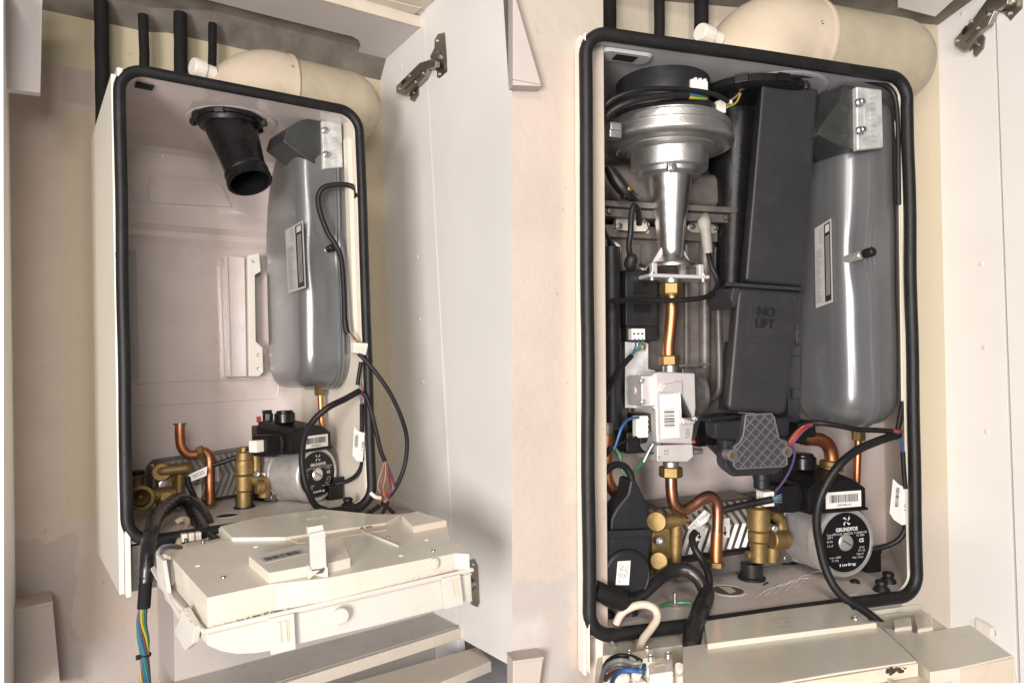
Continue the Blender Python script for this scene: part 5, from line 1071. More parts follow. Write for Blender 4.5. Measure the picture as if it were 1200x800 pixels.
# ------------------------------------------------------------------ NO LIFT duct
t = Thing(A, 'flue_duct', 'tall dark grey plastic duct embossed NO LIFT in front of the vessel', 'duct', at(888, 570, Y=.05))
YD = .035
g = G(); f = [at(*p, Y=YD) for p in ((893, 95), (960, 103), (943, 336), (873, 330))]; b_ = [at(*p, Y=YD + .085) for p in ((893, 108), (948, 114), (930, 330), (862, 324))]
b_ = [v + V((.040 if i in (0, 3) else .022, .07, -.0)) for i, v in enumerate(f)]
g.hexa(f, b_, .006, seg=4); t.part('upper_duct', g, M['duct_plastic'])
g = G(); f = [at(*p, Y=YD - .006) for p in ((851, 330), (945, 336.5), (944, 341), (851, 335))]; g.hexa(f, [v + V((.04 if i in (0, 3) else .02, .075, 0)) for i, v in enumerate(f)], .002); t.part('collar', g, M['duct_plastic'])
g = G(); f = [at(*p, Y=YD - .001) for p in ((864, 335), (942, 341), (922, 487), (851, 482))]; b_ = [v + V((.040 if i in (0, 3) else .018, .07, 0)) for i, v in enumerate(f)]; g.hexa(f, b_, .009, seg=5); lw = t.part('lower_duct', g, M['duct_plastic'])
g = G(); f = [at(*p, Y=YD - .0015) for p in ((859, 336), (870, 337), (862, 362), (856, 350))]; g.prism(f, V((0, .06, 0)), .003); t.part('spout', g, M['duct_plastic'])
g = G(); f = [at(*p, Y=YD - .0020) for p in ((880.5, 351), (917.5, 354), (912.5, 397.5), (875, 394))]; g.prism(f, V((0, .003, 0)), .0007); em = t.part('text_panel', g, M['duct_plastic'], lw)
xd = f[1] - f[0]; zd = f[0] - f[3]; c = sum(f, V()) / 4 + V((0, -.0001, 0))
M['duct_text'] = mat('duct_text', (.006, .0055, .006), .6)
g = G(); g.text('NO', c + zd * .20 + V((0, -.0003, 0)), xd, zd, .0178, ext=.0012, bold=.0004); g.text('LIFT', c - zd * .12 + V((0, -.0003, 0)), xd, zd, .0168, ext=.0012, bold=.0004); t.part('lettering', g, M['duct_text'], em)
g = G(); q = at(894, 446.5, Y=YD - .001); g.lathe(q, -Y_, [(-.001, .004), (.001, .0038), (.0012, .0022), (.0002, .002)], 20); t.part('screw_boss', g, M['duct_plastic'], lw)
g = G(); f = [at(*p, Y=YD + .02) for p in ((829, 490), (860, 486), (930, 487), (930, 494), (832, 497))]; g.hexa(f, [v + V((.012 if i in (0, 4) else -.005, .04, 0)) for i, v in enumerate(f)], .002)
f = [at(*p, Y=YD - .002) for p in ((837, 494), (928, 488), (926, 512), (868, 518), (838, 515))]; g.hexa(f, [v + V((.02 if i in (0, 4) else -.005, .055, 0)) for i, v in enumerate(f)], .005, seg=3); t.part('sump_collar', g, M['navy_plastic'])
g = G(); f = [at(*p, Y=YD + .006) for p in ((848, 512), (922, 505), (920, 548), (912, 556), (858, 559), (849, 550))]; g.hexa(f, [v + V((.02 if i in (0, 4, 5) else -.005, .05, 0)) for i, v in enumerate(f)], .005, seg=3); f = [at(*p, Y=YD + .04) for p in ((835, 522), (852, 518), (852, 540), (846, 533))]; g.prism(f, V((0, .02, 0)), .002); sp = t.part('sump', g, M['duct_plastic'])
g = G(); g.cyl(at(892.5, 553, Y=YD + .04), at(892.5, 572, Y=YD + .04), 9.2 * sf, 28); g.cyl(at(892.5, 553, Y=YD + .04), at(892.5, 562, Y=YD + .04), 10 * sf, 28); t.part('outlet', g, M['navy_plastic'], sp)
YH = YD - .010
outl = [(874, 486), (904, 484.5), (907, 489), (912.5, 514), (921, 517), (922, 544), (918, 546), (863, 549), (860, 545), (860.5, 523), (867, 518), (871, 510)]
g = G(); P_ = [at(*p, Y=YH) for p in outl]; g.prism(P_, V((0, .010, 0)), .0012); hc = t.part('access_cover', g, M['hatch_cell'])
# diagonal ribs standing on the cover, clipped to its outline
def inside(p, poly):
    r = False; n = len(poly)
    for i in range(n):
        x1, y1 = poly[i]; x2, y2 = poly[i - 1]
        if (y1 > p[1]) != (y2 > p[1]) and p[0] < (x2 - x1) * (p[1] - y1) / (y2 - y1) + x1: r = not r
    return r
g = G()
for sgn, ang in ((1, 42), (-1, -50)):
    dx, dy = math.cos(R_(ang)), math.sin(R_(ang)); nx, ny = -dy, dx
    for k in range(-7, 8):
        o_ = (891 + nx * k * 8.4, 518 + ny * k * 8.4); run = []
        for j in range(-90, 91):
            p = (o_[0] + dx * j * .7, o_[1] + dy * j * .7)
            if inside(p, outl): run.append(p)
        if len(run) > 4:
            a, b_ = at(*run[0], Y=YH), at(*run[-1], Y=YH); d = (b_ - a).normalized(); u = V((-d.z, 0, d.x)) * .0007
            g.prism([a - u, b_ - u, b_ + u, a + u], V((0, -.003 + .0004 * sgn, 0)))
g.tube(P_ + [P_[0]], .0013, 8, 1, smooth=False); t.part('cover_rib', g, M['hatch_plastic'], hc)
for p in ((857, 533), (921, 529)):
    q = at(*p, Y=YH - .001); g = G(); g.lathe(q, -Y_, [(-.010, .0078), (.003, .0076), (.0035, .0052), (.001, .005)], 26); ce = t.part('ear', g, M['hatch_plastic'], None)
    g = G(); g.lathe(q, -Y_, [(0, .004), (.002, .0038), (.0022, .0022), (.001, .0018), (.001, .0003)], 20); t.part('screw', g, M['brass'], ce)
# ------------------------------------------------------------------ main heat exchanger body behind fan and valve
A = R; at = A.at
def poly(lst, Y): return [at(*p, Y=Y) for p in lst]
YX = .145
t = Thing(A, 'heat_exchanger', 'brown grey aluminium heat exchanger behind fan, valve and duct', 'heat exchanger', at(780, 505, Y=YX))
g = G(); g.prism(poly([(703, 262), (866, 270), (866, 500), (703, 505)], YX), V((0, .06, 0)), .004); bd = t.part('body', g, M['hx_metal'])
g = G(); g.prism(poly([(701, 234), (868, 243), (868, 250), (701, 241)], YX - .035), V((0, .09, 0)), .0015); g.prism(poly([(701, 243), (868, 252), (868, 262), (701, 253)], YX - .028), V((0, .08, 0)), .0015); t.part('flange', g, M['hx_metal'])
g = G(); g.prism(poly([(703, 190), (862, 205), (866, 243), (701, 236)], YX - .012), V((0, .06, 0)), .012, seg=4); t.part('burner_door', g, M['hx_metal'])
g = G(); g.prism(poly([(703, 262), (866, 271), (866, 285), (703, 277)], YX - .012), V((0, .02, 0)), .002)
for x0, x1 in ((703, 717), (737, 752), (803, 809), (846, 866)): g.prism(poly([(x0, 285), (x1, 285), (x1, 500), (x0, 500)], YX - .006), V((0, .012, 0)), .003)
g.tube(pts(A, [(840, 290, YX - .006), (842, 380, YX - .006), (843, 440, YX - .006), (840, 462, YX - .006), (826, 469, YX - .006), (812, 470, YX - .006)]), .0055, 12, 5)
g.tube(pts(A, [(826, 288, YX - .004), (826, 300, YX - .01), (826, 460, YX - .004)]), .008, 12, 5); t.part('rib', g, M['hx_metal'], bd)
g = G(); rnd = random.Random(2)
for k in range(7): q = at(843, 300 + k * 23, Y=YX - .010); g.lathe(q, -Y_, [(0, .003), (.001, .0028), (.0012, .001)], 12)
g = G(); g.prism(poly([(721, 252), (758, 256), (762, 262), (761, 274), (722, 271), (720, 266)], YX - .016), V((0, .006, 0)), .002); gp = t.part('electrode_plate', g, M['gasket_plate'])
g = G(); g.tube(poly([(724, 254), (755, 257), (759, 263), (757, 272), (724, 270), (721.5, 263)], YX - .0165), .0011, 8, 2, closed=True); t.part('gasket', g, M['rubber'], gp)
for p in ((726, 265), (755.5, 258)):
    g = G(); q = at(*p, Y=YX - .016); g.lathe(q, -Y_, [(0, .0042), (.003, .004), (.0035, .0026), (.001, .002), (.001, .0003)], 18); t.part('screw', g, M['steel_dark'], gp)
g = G(); g.prism(poly([(806, 264), (811, 261), (838, 263), (842, 267), (840, 273), (836, 274), (811, 272), (806, 269)], YX - .016), V((0, .005, 0)), .0015); gp2 = t.part('electrode_plate', g, M['gasket_plate'])
for p in ((811, 265.5), (838, 267)):
    g = G(); q = at(*p, Y=YX - .016); g.lathe(q, -Y_, [(0, .0042), (.003, .004), (.0035, .0026), (.001, .002), (.001, .0003)], 18); t.part('screw', g, M['steel_dark'], gp2)
g = G(); g.cyl(at(719, 291, Y=YX - .002), at(719, 293, Y=YX - .025), .011, 24); g.box(at(712, 302, Y=YX - .012), at(727, 286, Y=YX - .012) + V((0, .01, 0)), .002); t.part('sensor_boss', g, M['gasket_plate'])
for x in (705, 714, 790, 850):
    g = G(); q = at(x, 247 + (x - 705) * .055, Y=YX - .030); g.lathe(q, -Y_, [(-.001, .0045), (.003, .0042), (.0035, .001)], 6); t.part('bolt', g, M['steel_dark'])
g = G(); g.prism(poly([(855, 400), (866, 400), (866, 480), (850, 480)], YX - .02), V((0, .02, 0)), .002); t.part('side_frame', g, M['duct_plastic']); g = G(); g.prism(poly([(922, 402), (940, 403), (938, 495), (924, 495)], YX - .03), V((0, .03, 0)), .003)
for y in (405, 455): g.prism(poly([(929, y), (938, y), (938, y + 12), (929, y + 12)], YX - .034), V((0, .004, 0)), .001)
t.part('side_frame', g, M['duct_plastic'])
g = G(); g.cyl(at(833, 490, Y=YX - .04), at(845, 488, Y=YX - .04), .004, 14); g.prism(poly([(815, 492), (855, 490), (857, 520), (818, 524)], YX - .02), V((0, .03, 0)), .003); t.part('sump_body', g, M['black_plastic'])
# left return pipe and black sleeve
t = Thing(A, 'return_pipe', 'dark sleeved pipe turning to bright copper at the left seal of the complete boiler', 'pipe', at(712, 590, Y=.09))
g = G(); g.tube(poly([(715, 290), (716, 400), (717, 500)], .115), 11.5 * sf, 20, 4); t.part('sleeve', g, M['navy_plastic'])
g = G(); g.tube(poly([(710.5, 495), (711, 530), (711, 555), (714, 567), (724, 582), (740, 606)], .095), 6.6 * sf, 20, 6); t.part('copper', g, M['copper'])
g = G(); g.cyl(at(711, 496, Y=.095), at(711, 509, Y=.095), 7.6 * sf, 24); t.part('collar', g, M['steel_dark'])
# ignition transformer
t = Thing(A, 'ignition_transformer', 'black ignition transformer block with small white plug behind the copper pipe', 'transformer', at(752, 402, Y=.11))
g = G(); g.box(at(733.5, 382, Y=.112), at(771, 317, Y=.112) + V((0, .03, 0)), .002); g.box(at(734.5, 399, Y=.116), at(771, 381, Y=.116) + V((0, .03, 0)), .002); tb_ = t.part('block', g, M['navy_plastic'])
g = G(); g.box(at(742, 345, Y=.1115), at(766, 330, Y=.1115) + V((0, .002, 0)), .0004); g.box(at(742, 366, Y=.1112), at(763, 356, Y=.1112) + V((0, .002, 0)), .0003); t.part('emboss', g, M['black_plastic'], tb_)
g = G(); g.box(at(740.5, 398, Y=.106), at(756, 385, Y=.106) + V((0, .012, 0)), .0008)
for k in range(3): g.box(at(742 + 4.8 * k, 388, Y=.1055), at(745 + 4.8 * k, 385.8, Y=.1055) + V((0, .001, 0)))
pl = t.part('plug', g, M['white_plastic'], tb_)
g = G()
for k in range(3): g.box(at(742 + 4.8 * k, 392, Y=.1057), at(744.5 + 4.8 * k, 390, Y=.1057) + V((0, .0004, 0)))
t.part('plug_slot', g, M['ink'], pl)
t = Thing(A, 'transformer_lead', 'black lead with blue and green wires slanting from transformer plug to left seal', 'cable', at(704, 475, Y=.08))
g = G(); g.tube(pts(A, [(740, 417, .095), (731, 427, .09), (719, 446, .08), (710, 463, .065), (704.5, 477, .05)]), 3 * sf, 12, 5); t.part('sleeve', g, M['rubber'])
for i, c_ in enumerate(('blue', 'bluegrey', 'green')):
    g = G(); g.tube(pts(A, [(744 + 4.5 * i, 397, .106), (745 + 3.6 * i, 405, .1), (741 + 1.2 * i, 414, .097), (737 + i, 420, .094)]), .0011, 8, 5); t.part('wire', g, M[c_])
g = G(); g.box(at(748, 411, Y=.12), at(757, 400, Y=.12) + V((0, .008, 0)), .001); q = at(753, 406, Y=.12); g.lathe(q, -Y_, [(0, .004), (.002, .0038), (.003, .002), (.003, .0003)], 16); single(A, 'fixing_lug', g, M['zinc'], 'small zinc fixing lug with a screw under the transformer', 'lug')
# electrode leads
def lead(lst, r, nm, m, lab, boot=None, bm=None, flat=1.0, grp='electrode leads'):
    t = Thing(R, nm, lab, 'cable', at(lst[-1][0], lst[-1][1], Y=lst[-1][2]), grp)
    P = pts(R, lst); g = G(); g.tube(P, r * sf, 12, 6, flat=flat); t.part('cable', g, M[m])
    if boot: g = G(); g.tube(pts(R, boot[0]), [k * sf for k in boot[1]], 16, 5); t.part('boot', g, M[bm or 'rubber'])
    return t
lead([(749, 263, .10), (748, 248, .085), (743, 241, .08), (740, 252, .08), (739, 272, .08), (737, 290, .085), (740, 304, .09)], 3.4, 'electrode_lead', 'rubber', 'thick black ignition lead with kinked rubber boot left of the venturi cone', ([(740, 298, .085), (740, 303, .085), (739, 310, .088), (742, 316, .09)], [4, 7, 7.5, 4]))
lead([(750, 310, .10), (756, 313, .10)], 2, 'electrode_lead', 'rubber', 'short black earth tab at the foot of the venturi cone')
lead([(830, 296, .095), (834, 312, .088), (840, 325, .085), (841, 335, .08), (836, 343, .075), (825, 348.5, .07), (806, 351, .068), (780, 352, .07), (750, 351, .07), (720, 352.5, .06), (703.5, 353, .05)], 3.1, 'electrode_lead', 'rubber', 'flat black lead with grey boot crossing behind the copper pipe', ([(827, 254, .105), (825, 262, .09), (827, 272, .088), (829.5, 296, .092)], [5, 8, 6, 5.5]), 'putty', .8)
lead([(702.5, 244, .06), (706, 262, .08), (713, 280, .1), (719, 291, .115)], 2, 'electrode_lead', 'rubber', 'thin black sensor lead plugged into the top left of the heat exchanger', ([(714, 283, .105), (718, 290, .112), (720, 294, .118)], [3, 4.6, 5.2]))
t = Thing(A, 'hose_clip', 'black plastic hose clip with brass screw below the left of the fan', 'clip', at(740, 232, Y=.08))
g = G(); g.tube(pts(A, [(712, 195, .09), (720, 208, .088), (729, 220, .086), (738, 230, .085), (746, 232, .09)]), [5 * sf, 8 * sf, 8 * sf, 6 * sf, 4 * sf], 14, 5); g.box(at(731, 232, Y=.08), at(745, 222, Y=.08) + V((0, .014, 0)), .003); t.part('hose', g, M['black_plastic'])
g = G(); q = at(737.5, 221.5, Y=.077); g.lathe(q, -Y_, [(-.002, .0038), (.003, .0036), (.004, .002), (.002, .0015), (.002, .0003)], 18); t.part('screw', g, M['brass_nut'])

# ------------------------------------------------------------------ gas pipe and gas valve
t = Thing(A, 'gas_pipe', 'bright copper pipe with brass nuts between venturi and gas valve', 'pipe', at(784, 430, Y=.085))
YP = .095
g = G(); g.cyl(at(786.5, 323, Y=YP), at(786.5, 333, Y=YP), 8.2 * sf, 24); t.part('thread', g, M['zinc'])
g = G(); g.hexnut(at(786.5, 331.5, Y=YP), at(786.5, 346, Y=YP), 13 * sf); g.cyl(at(786.5, 344, Y=YP), at(786.5, 347, Y=YP), 10.5 * sf, 24); t.part('nut', g, M['brass_nut'])
g = G(); g.tube(poly([(787, 343), (787, 365), (785.5, 385), (783.5, 405), (783.5, 420)], YP), 6.9 * sf, 24, 6); t.part('copper', g, M['copper'])
g = G(); g.hexnut(at(784, 416, Y=YP), at(784.5, 428, Y=YP), 12 * sf); t.part('nut', g, M['brass_nut'])
g = G()
for k in range(5): g.cyl(at(785, 427 + k * 1.7, Y=YP), at(785, 429 + k * 1.7, Y=YP), 8.6 * sf, 24)
t.part('thread', g, M['zinc'])
t = Thing(A, 'gas_valve', 'silver cast gas valve with barcode label below the copper pipe', 'gas valve', at(790, 541, Y=.09), None)
YV = .065
g = G(); g.prism(poly([(767, 437), (773, 435.5), (815, 437), (816, 478), (811.5, 516), (813, 520), (770, 519)], YV), V((0, .065, 0)), .0025, seg=3)
g.prism(poly([(770, 521.5), (812, 520), (813, 535), (806, 541), (770, 541)], YV + .001), V((0, .06, 0)), .002); vb = t.part('body', g, M['valve_alu'])
g = G(); g.prism(poly([(774, 457), (779, 450), (792, 447), (800, 447), (800, 488), (815, 488), (815, 496), (801, 497), (797, 480), (796, 460), (775, 459.5)], YV - .007), V((0, .010, 0)), .0025, seg=3); g.cyl(at(786, 437, Y=YV + .012), at(786, 452, Y=YV + .008), 8 * sf, 20); t.part('raised_port', g, M['valve_alu'], vb)
g = G(); c = at(813, 462, Y=YV + .03); g.lathe(c, X_, [(0, 25 * sf), (.006, 25 * sf), (.010, 22 * sf), (.013, 14 * sf), (.014, .001)], 48); t.part('diaphragm_cover', g, M['zinc'])
g = G(); g.prism(poly([(795, 427), (833, 425.5), (833, 428), (797, 430)], YV + .03), V((0, .02, 0)), .0008); g.prism(poly([(800, 432), (828.5, 431), (828.5, 475), (820, 497), (814, 518), (800, 520)], YV + .055), V((0, .003, 0)), .001); t.part('bracket', g, M['zinc'])
g = G(); g.prism(poly([(733, 400), (760, 402), (760, 432), (768, 434), (768, 478), (733, 478)], YV + .058), V((0, .003, 0)), .001); t.part('back_bracket', g, M['galv'])
g = G(); g.lathe(at(768, 457, Y=YV + .03), -X_, [(0, 14 * sf), (.010, 14 * sf), (.0105, 17 * sf), (.0125, 17 * sf), (.013, 13 * sf), (.018, 15.3 * sf), (.026, 15.3 * sf), (.030, 11 * sf), (.0305, 4.5 * sf), (.034, 4.5 * sf), (.0345, .001)], 44); g.box(at(752, 476, Y=YV + .008), at(767, 440, Y=YV + .008) + V((0, .04, 0)), .002); t.part('regulator', g, M['valve_alu'])
for p in ((752, 446), (753, 471), (767, 440), (768, 478), (815, 490.5)):
    g = G(); q = at(*p, Y=YV + (.004 if p[0] < 800 else -.008)); g.lathe(q, -Y_, [(-.001, .0034), (.0015, .0032), (.002, .0018), (.001, .0014), (.001, .0003)], 16); t.part('screw', g, M['zinc'])
g = G(); g.box(at(734, 532, Y=YV + .02), at(768, 505, Y=YV + .02) + V((0, .04, 0)), .004); g.box(at(750, 520, Y=YV + .014), at(770, 484, Y=YV + .014) + V((0, .04, 0)), .003); g.cyl(at(762, 518, Y=YV + .03), at(762, 518, Y=YV + .012), 13 * sf, 30); t.part('solenoid', g, M['black_plastic'])
g = G(); g.box(at(746, 513, Y=YV + .008), at(759.5, 487, Y=YV + .008) + V((0, .012, 0)), .001)
for k in range(4): g.box(at(745.5, 493 + 6.2 * k, Y=YV + .006), at(760, 489.3 + 6.2 * k, Y=YV + .006) + V((0, .004, 0)), .0005)
t.part('white_plug', g, M['white_plastic'])
g = G(); lq = poly([(774, 463), (793.5, 461), (796.5, 512), (775, 514)], YV - .0006); g.prism(lq, V((0, .0006, 0))); lb = t.part('label', g, M['paper'], vb)
g = G(); cc = sum(lq, V()) / 4 + V((0, -.0006, .003)); xdv = lq[1] - lq[0]; zdv = lq[0] - lq[3]; g.barcode(at(784.5, 490, Y=YV - .0012), -zdv, xdv, 20 * sf, 13 * sf, 13, seed=3); t.part('barcode', g, M['ink'], lb)
g = G(); g.text('586', at(806, 507.5, Y=YV - .0004), zdv, -xdv, .010, ext=.0003); g.text('12', at(781, 530, Y=YV + .0006), zdv, -xdv, .0085, ext=.0003, bold=.0003); g.text('29', at(772.5, 536, Y=YV + .0006), xdv, zdv, .005, ext=.0002); t.part('stamped_text', g, M['ink_grey'], vb)
g = G(); g.cyl(at(812, 528.5, Y=YV + .02), at(822.5, 528.5, Y=YV + .02), 3.4 * sf, 18); t.part('test_point', g, M['zinc'])
g = G(); q = at(813.5, 517.5, Y=YV - .001); g.lathe(q, -Y_, [(-.002, .0024), (.001, .0022), (.0016, .001), (.0017, .0002)], 14); t.part('red_seal', g, M['red'])
g = G(); q = at(765, 520, Y=YV); g.tube([q, q.lerp(at(755, 537, Y=YV), .5), at(754, 541, Y=YV)], .0022, 10, 4); t.part('earth_tab', g, M['zinc'])
t = Thing(A, 'valve_wires', 'blue and green wires looping from the gas valve plug to the left seal', 'cable', at(720, 540, Y=.06))
g = G(); g.tube(pts(A, [(748, 489, .07), (737, 491, .06), (729, 500, .055), (724, 514, .055), (720, 526, .055)]), .0018, 10, 6); t.part('wire', g, M['blue'])
g = G(); g.tube(pts(A, [(753, 541, .062), (744, 551, .055), (736, 556, .05), (730, 553, .05), (728, 543, .052), (726, 533, .055), (720, 525, .056), (714, 528, .056)]), .0019, 10, 6); t.part('wire', g, M['green'])
g = G(); g.tube(pts(A, [(746, 512, .07), (735, 516, .065), (724, 521, .06), (714, 528, .058), (704, 538, .05)]), .0017, 10, 6); t.part('wire', g, M['rubber'])
g = G(); g.tube(pts(A, [(716, 524, .056), (710, 532, .054), (703, 540, .048)]), .0035, 10, 5); t.part('sleeve', g, M['rubber'])

t = Thing(A, 'copper_pipe', 'copper gas pipe swan necking below the gas valve of the complete boiler', 'pipe', at(838, 660, Y=.08))
YQ = .085
g = G(); g.cyl(at(786, 540, Y=YQ), at(786, 548, Y=YQ), 9 * sf, 24); t.part('thread', g, M['zinc'])
g = G(); g.hexnut(at(786, 546, Y=YQ), at(786, 559, Y=YQ), 13.3 * sf); t.part('nut', g, M['brass_nut'])
g = G(); g.tube(poly([(786.5, 556), (787, 575), (790, 590), (799, 597), (811, 593), (822, 585), (832, 581.5), (839, 588), (841, 600), (840, 630), (839, 658)], YQ), 6.8 * sf, 24, 6); t.part('pipe', g, M['copper_dull'])
g = G(); g.tube(poly([(840.3, 622), (839.5, 640), (839, 657)], YQ), 6.95 * sf, 24, 4); t.part('bright_end', g, M['copper'])
q = at(839, 662, Y=YQ)
g = G(); g.hexnut(at(839, 664, Y=YQ), at(839, 657, Y=YQ), 10 * sf); t.part('base_nut', g, M['brass_nut'])

plate_hx(R, [(762, 596), (886, 580), (896, 640), (770, 655)], .135, 'stainless plate heat exchanger with chevron ribs and arrow tags, complete boiler', 'plate heat exchangers', 13, .05,
         [([(812, 617), (826, 615), (826, 632), (813, 634)], True), ([(843, 608), (855, 606.5), (855, 629), (844, 631)], True)])
t = Thing(A, 'heat_exchanger_tag', 'crumpled white hanging tag beside the swan neck copper pipe', 'tag', at(815, 620, Y=.1))
g = G(); g.prism(poly([(806, 618), (826, 597), (833, 602), (829, 611), (812, 622)], .11), V((0, .0012, 0)), .0003); tg = t.part('tag', g, M['paper'])
g = G(); g.text('IMIT Vessel', at(820, 609, Y=.1092), V((.7, 0, .5)), V((-.5, 0, .7)), .008); t.part('print', g, M['ink_grey'], tg)

# ------------------------------------------------------------------ diverter body and actuator
t = Thing(A, 'diverter_valve', 'brass diverter valve between the black actuator and plate heat exchanger', 'valve', at(780, 668, Y=.1), 'brass diverter valves')
Yd = .095
g = G(); g.tube(poly([(762, 612), (770, 612), (790, 610), (796, 610)], Yd), 8 * sf, 20, 5); g.cyl(at(793, 610, Y=Yd), at(802, 609, Y=Yd), 6 * sf, 20); g.cyl(at(792.5, 610, Y=Yd), at(791, 664, Y=Yd), 6.8 * sf, 24); g.cyl(at(770, 610, Y=Yd + .04), at(769, 611, Y=Yd - .012), 11.5 * sf, 32)
g.prism(poly([(764, 620), (787, 618), (788, 655), (764, 668)], Yd - .004), V((0, .03, 0)), .005); g.cyl(at(764, 655, Y=Yd), at(764, 674, Y=Yd), 6 * sf); t.part('body', g, M['brass'])
g = G(); g.cyl(at(772, 655, Y=Yd + .01), at(772, 657, Y=Yd - .028), 9.8 * sf, 32); t.part('plug', g, M['brass'])
g = G(); q = at(771, 632.5, Y=Yd - .008); g.lathe(q, -Y_, [(-.002, 5.2 * sf), (.006, 4.8 * sf), (.0065, 3 * sf), (.002, 2.5 * sf), (.002, .0003)], 24); t.part('screw', g, M['zinc'])
g = G(); g.cyl(at(804, 609, Y=Yd), at(806, 608.7, Y=Yd), 4 * sf, 16); t.part('copper_stub', g, M['copper'])
t = Thing(A, 'valve_actuator', 'black valve actuator with round head and white sticker, lower left corner', 'actuator', at(735, 702, Y=.03))
YA = .032
g = G(); g.prism(poly([(707, 623), (764, 620), (763, 640), (757, 680), (747, 700), (722, 700), (705, 680)], YA), V((0, .045, 0)), .004, seg=3)
g.prism(poly([(708, 622), (764, 620), (764, 629), (708, 631)], YA - .003), V((0, .05, 0)), .0015)
for x in (722, 748): g.prism(poly([(x, 631), (x + .8, 631), (x - .5, 655), (x - 1.5, 655)], YA - .0015), V((0, .002, 0)), .0003)
t.part('housing', g, M['navy_plastic'])
g = G(); q = at(731, 673, Y=YA + .002); g.lathe(q, -Y_, [(-.004, 27.5 * sf), (.008, 27 * sf), (.010, 25.5 * sf), (.0105, 24.5 * sf), (.0098, 23.8 * sf), (.0098, .001)], 64); hd = t.part('head', g, M['navy_plastic'])
g = G(); lq = poly([(724, 657.5), (739, 656.5), (737, 685), (721.5, 685)], YA - .0085); g.prism(lq, V((0, .0005, 0)), 0); lb = t.part('sticker', g, M['paper'], hd)
g = G(); xdv = lq[1] - lq[0]; zdv = lq[0] - lq[3]
for i, s_ in enumerate(('AC230-50HZ', '6W  IP44', 'T80 35s', 'V 0412')): g.text(s_, at(726.5 + i * 3, 671.5 - (i % 2) * 2, Y=YA - .0092), zdv, -xdv, .0042)
t.part('sticker_print', g, M['ink_grey'], lb)
g = G(); g.hexa(poly([(739, 562), (745, 561), (757, 585), (760, 600), (759, 622), (715, 624), (716, 608), (722, 596), (736, 578)], YA + .006), [p + V((0, .034, 0)) for p in poly([(739, 562), (745, 561), (757, 585), (760, 600), (759, 622), (715, 624), (716, 608), (722, 596), (736, 578)], YA + .006)], .005, seg=3); t.part('plug_boot', g, M['navy_plastic'])
cable(R, [(741, 566, .045), (739, 556, .045), (733, 547, .045), (724, 544, .042), (714, 548, .038), (703, 560, .03)], 4.2, 'actuator_cable', M['rubber'], 'black cable curling from the actuator boot behind the left seal', 'cable')
for i, c_ in enumerate(('green', 'yellow', 'blue')):
    cable(R, [(696, 676 + 4 * i, .014), (699, 682 + 4 * i, .012), (703, 692 + 2 * i, .018)], 1.2, 'wire', M[c_], ('short green', 'short yellow', 'short blue')[i] + ' wire peeping out beside the actuator at the left seal', 'wire', 'wires beside the actuator')
# brass filter, drain stub, grommets, stud
t = Thing(A, 'brass_filter', 'upright stepped brass filter left of the pump in the complete boiler', 'filter', at(886, 660, Y=.1), 'brass filters')
Yf = .10
g = G()
for y0, y1, r in ((586, 594, 8), (594, 621, 13.3), (621.5, 634, 12.6), (634, 658, 10)): g.cyl(at(889, y0, Y=Yf), at(889, y1, Y=Yf), r * sf, 30)
t.part('barrel', g, M['brass'])
g = G(); g.tube(poly([(896, 648), (908, 641), (914, 630), (914, 610), (904, 600)], Yf + .006), 7.5 * sf, 18, 5); g.cyl(at(904, 632, Y=Yf - .006), at(922, 632, Y=Yf - .006), 11 * sf, 26); g.cyl(at(905, 658, Y=Yf), at(905, 640, Y=Yf), 8 * sf, 20); g.cyl(at(875, 650, Y=Yf), at(882, 650, Y=Yf), 5 * sf); t.part('side_body', g, M['brass'])
g = G(); q = at(907.5, 619, Y=Yf - .014); g.lathe(q, -Y_, [(-.008, 4.6 * sf), (.002, 4.2 * sf), (.003, 2.6 * sf), (.001, 2 * sf), (.001, .0003)], 22); t.part('screw', g, M['zinc'])
t = Thing(A, 'drain_stub', 'open black drain stub on the floor beside hole of complete boiler', 'drain stub', at(881, 678, Z=ZR), 'black drain stubs')
q = at(881, 678, Z=ZR); sd = A.px(q); g = G(); g.lathe(q, Z_, [(0, 15.6 * sd), (.003, 15.6 * sd), (.005, 12.5 * sd), (.024, 12.3 * sd), (.0245, 10.6 * sd), (.006, 10 * sd)], 44); t.part('stub', g, M['navy_plastic'])
g = G(); g.sheet([at(*p, Z=ZR) + V((0, 0, .0012)) for p in ((894, 685), (900, 682), (901, 683.5), (895, 686.5))]); boiler2.part('floor_slit', g, M['void'], fl2)
for px, py, r, lab in ((1033, 692, 9.2, 'black conical grommet nearest the seal in the lower right corner'), (1041, 682, 8.6, 'black conical grommet furthest back in the lower right corner'),
                       (738, 719, 10, 'flat black grommet behind the beige cable at the lower left'), (712, 722, 9, 'black bellows grommet in the lower left corner of the seal')):
    q = at(px, py, Z=ZR); sg = A.px(q); g = G(); g.lathe(q, Z_, [(0, r * sg), (.003, r * .98 * sg), (.008, r * .62 * sg), (.0095, r * .55 * sg), (.010, r * .75 * sg), (.014, r * .72 * sg), (.0155, r * .4 * sg), (.0157, .001)], 36)
    single(A, 'grommet', g, M['rubber'], lab, 'grommet', 'black floor grommets')
t = Thing(A, 'earth_stud', 'threaded earth stud with nut and green wire on the floor', 'stud', at(791, 712, Z=ZR))
q = at(791, 711, Z=ZR); sg = A.px(q); g = G(); g.hexnut(q, q + V((0, 0, .006)), 5 * sg)
for k in range(6): g.cyl(q + V((0, 0, .006 + .0022 * k)), q + V((0, 0, .008 + .0022 * k)), 2.6 * sg, 12)
t.part('stud', g, M['zinc'])
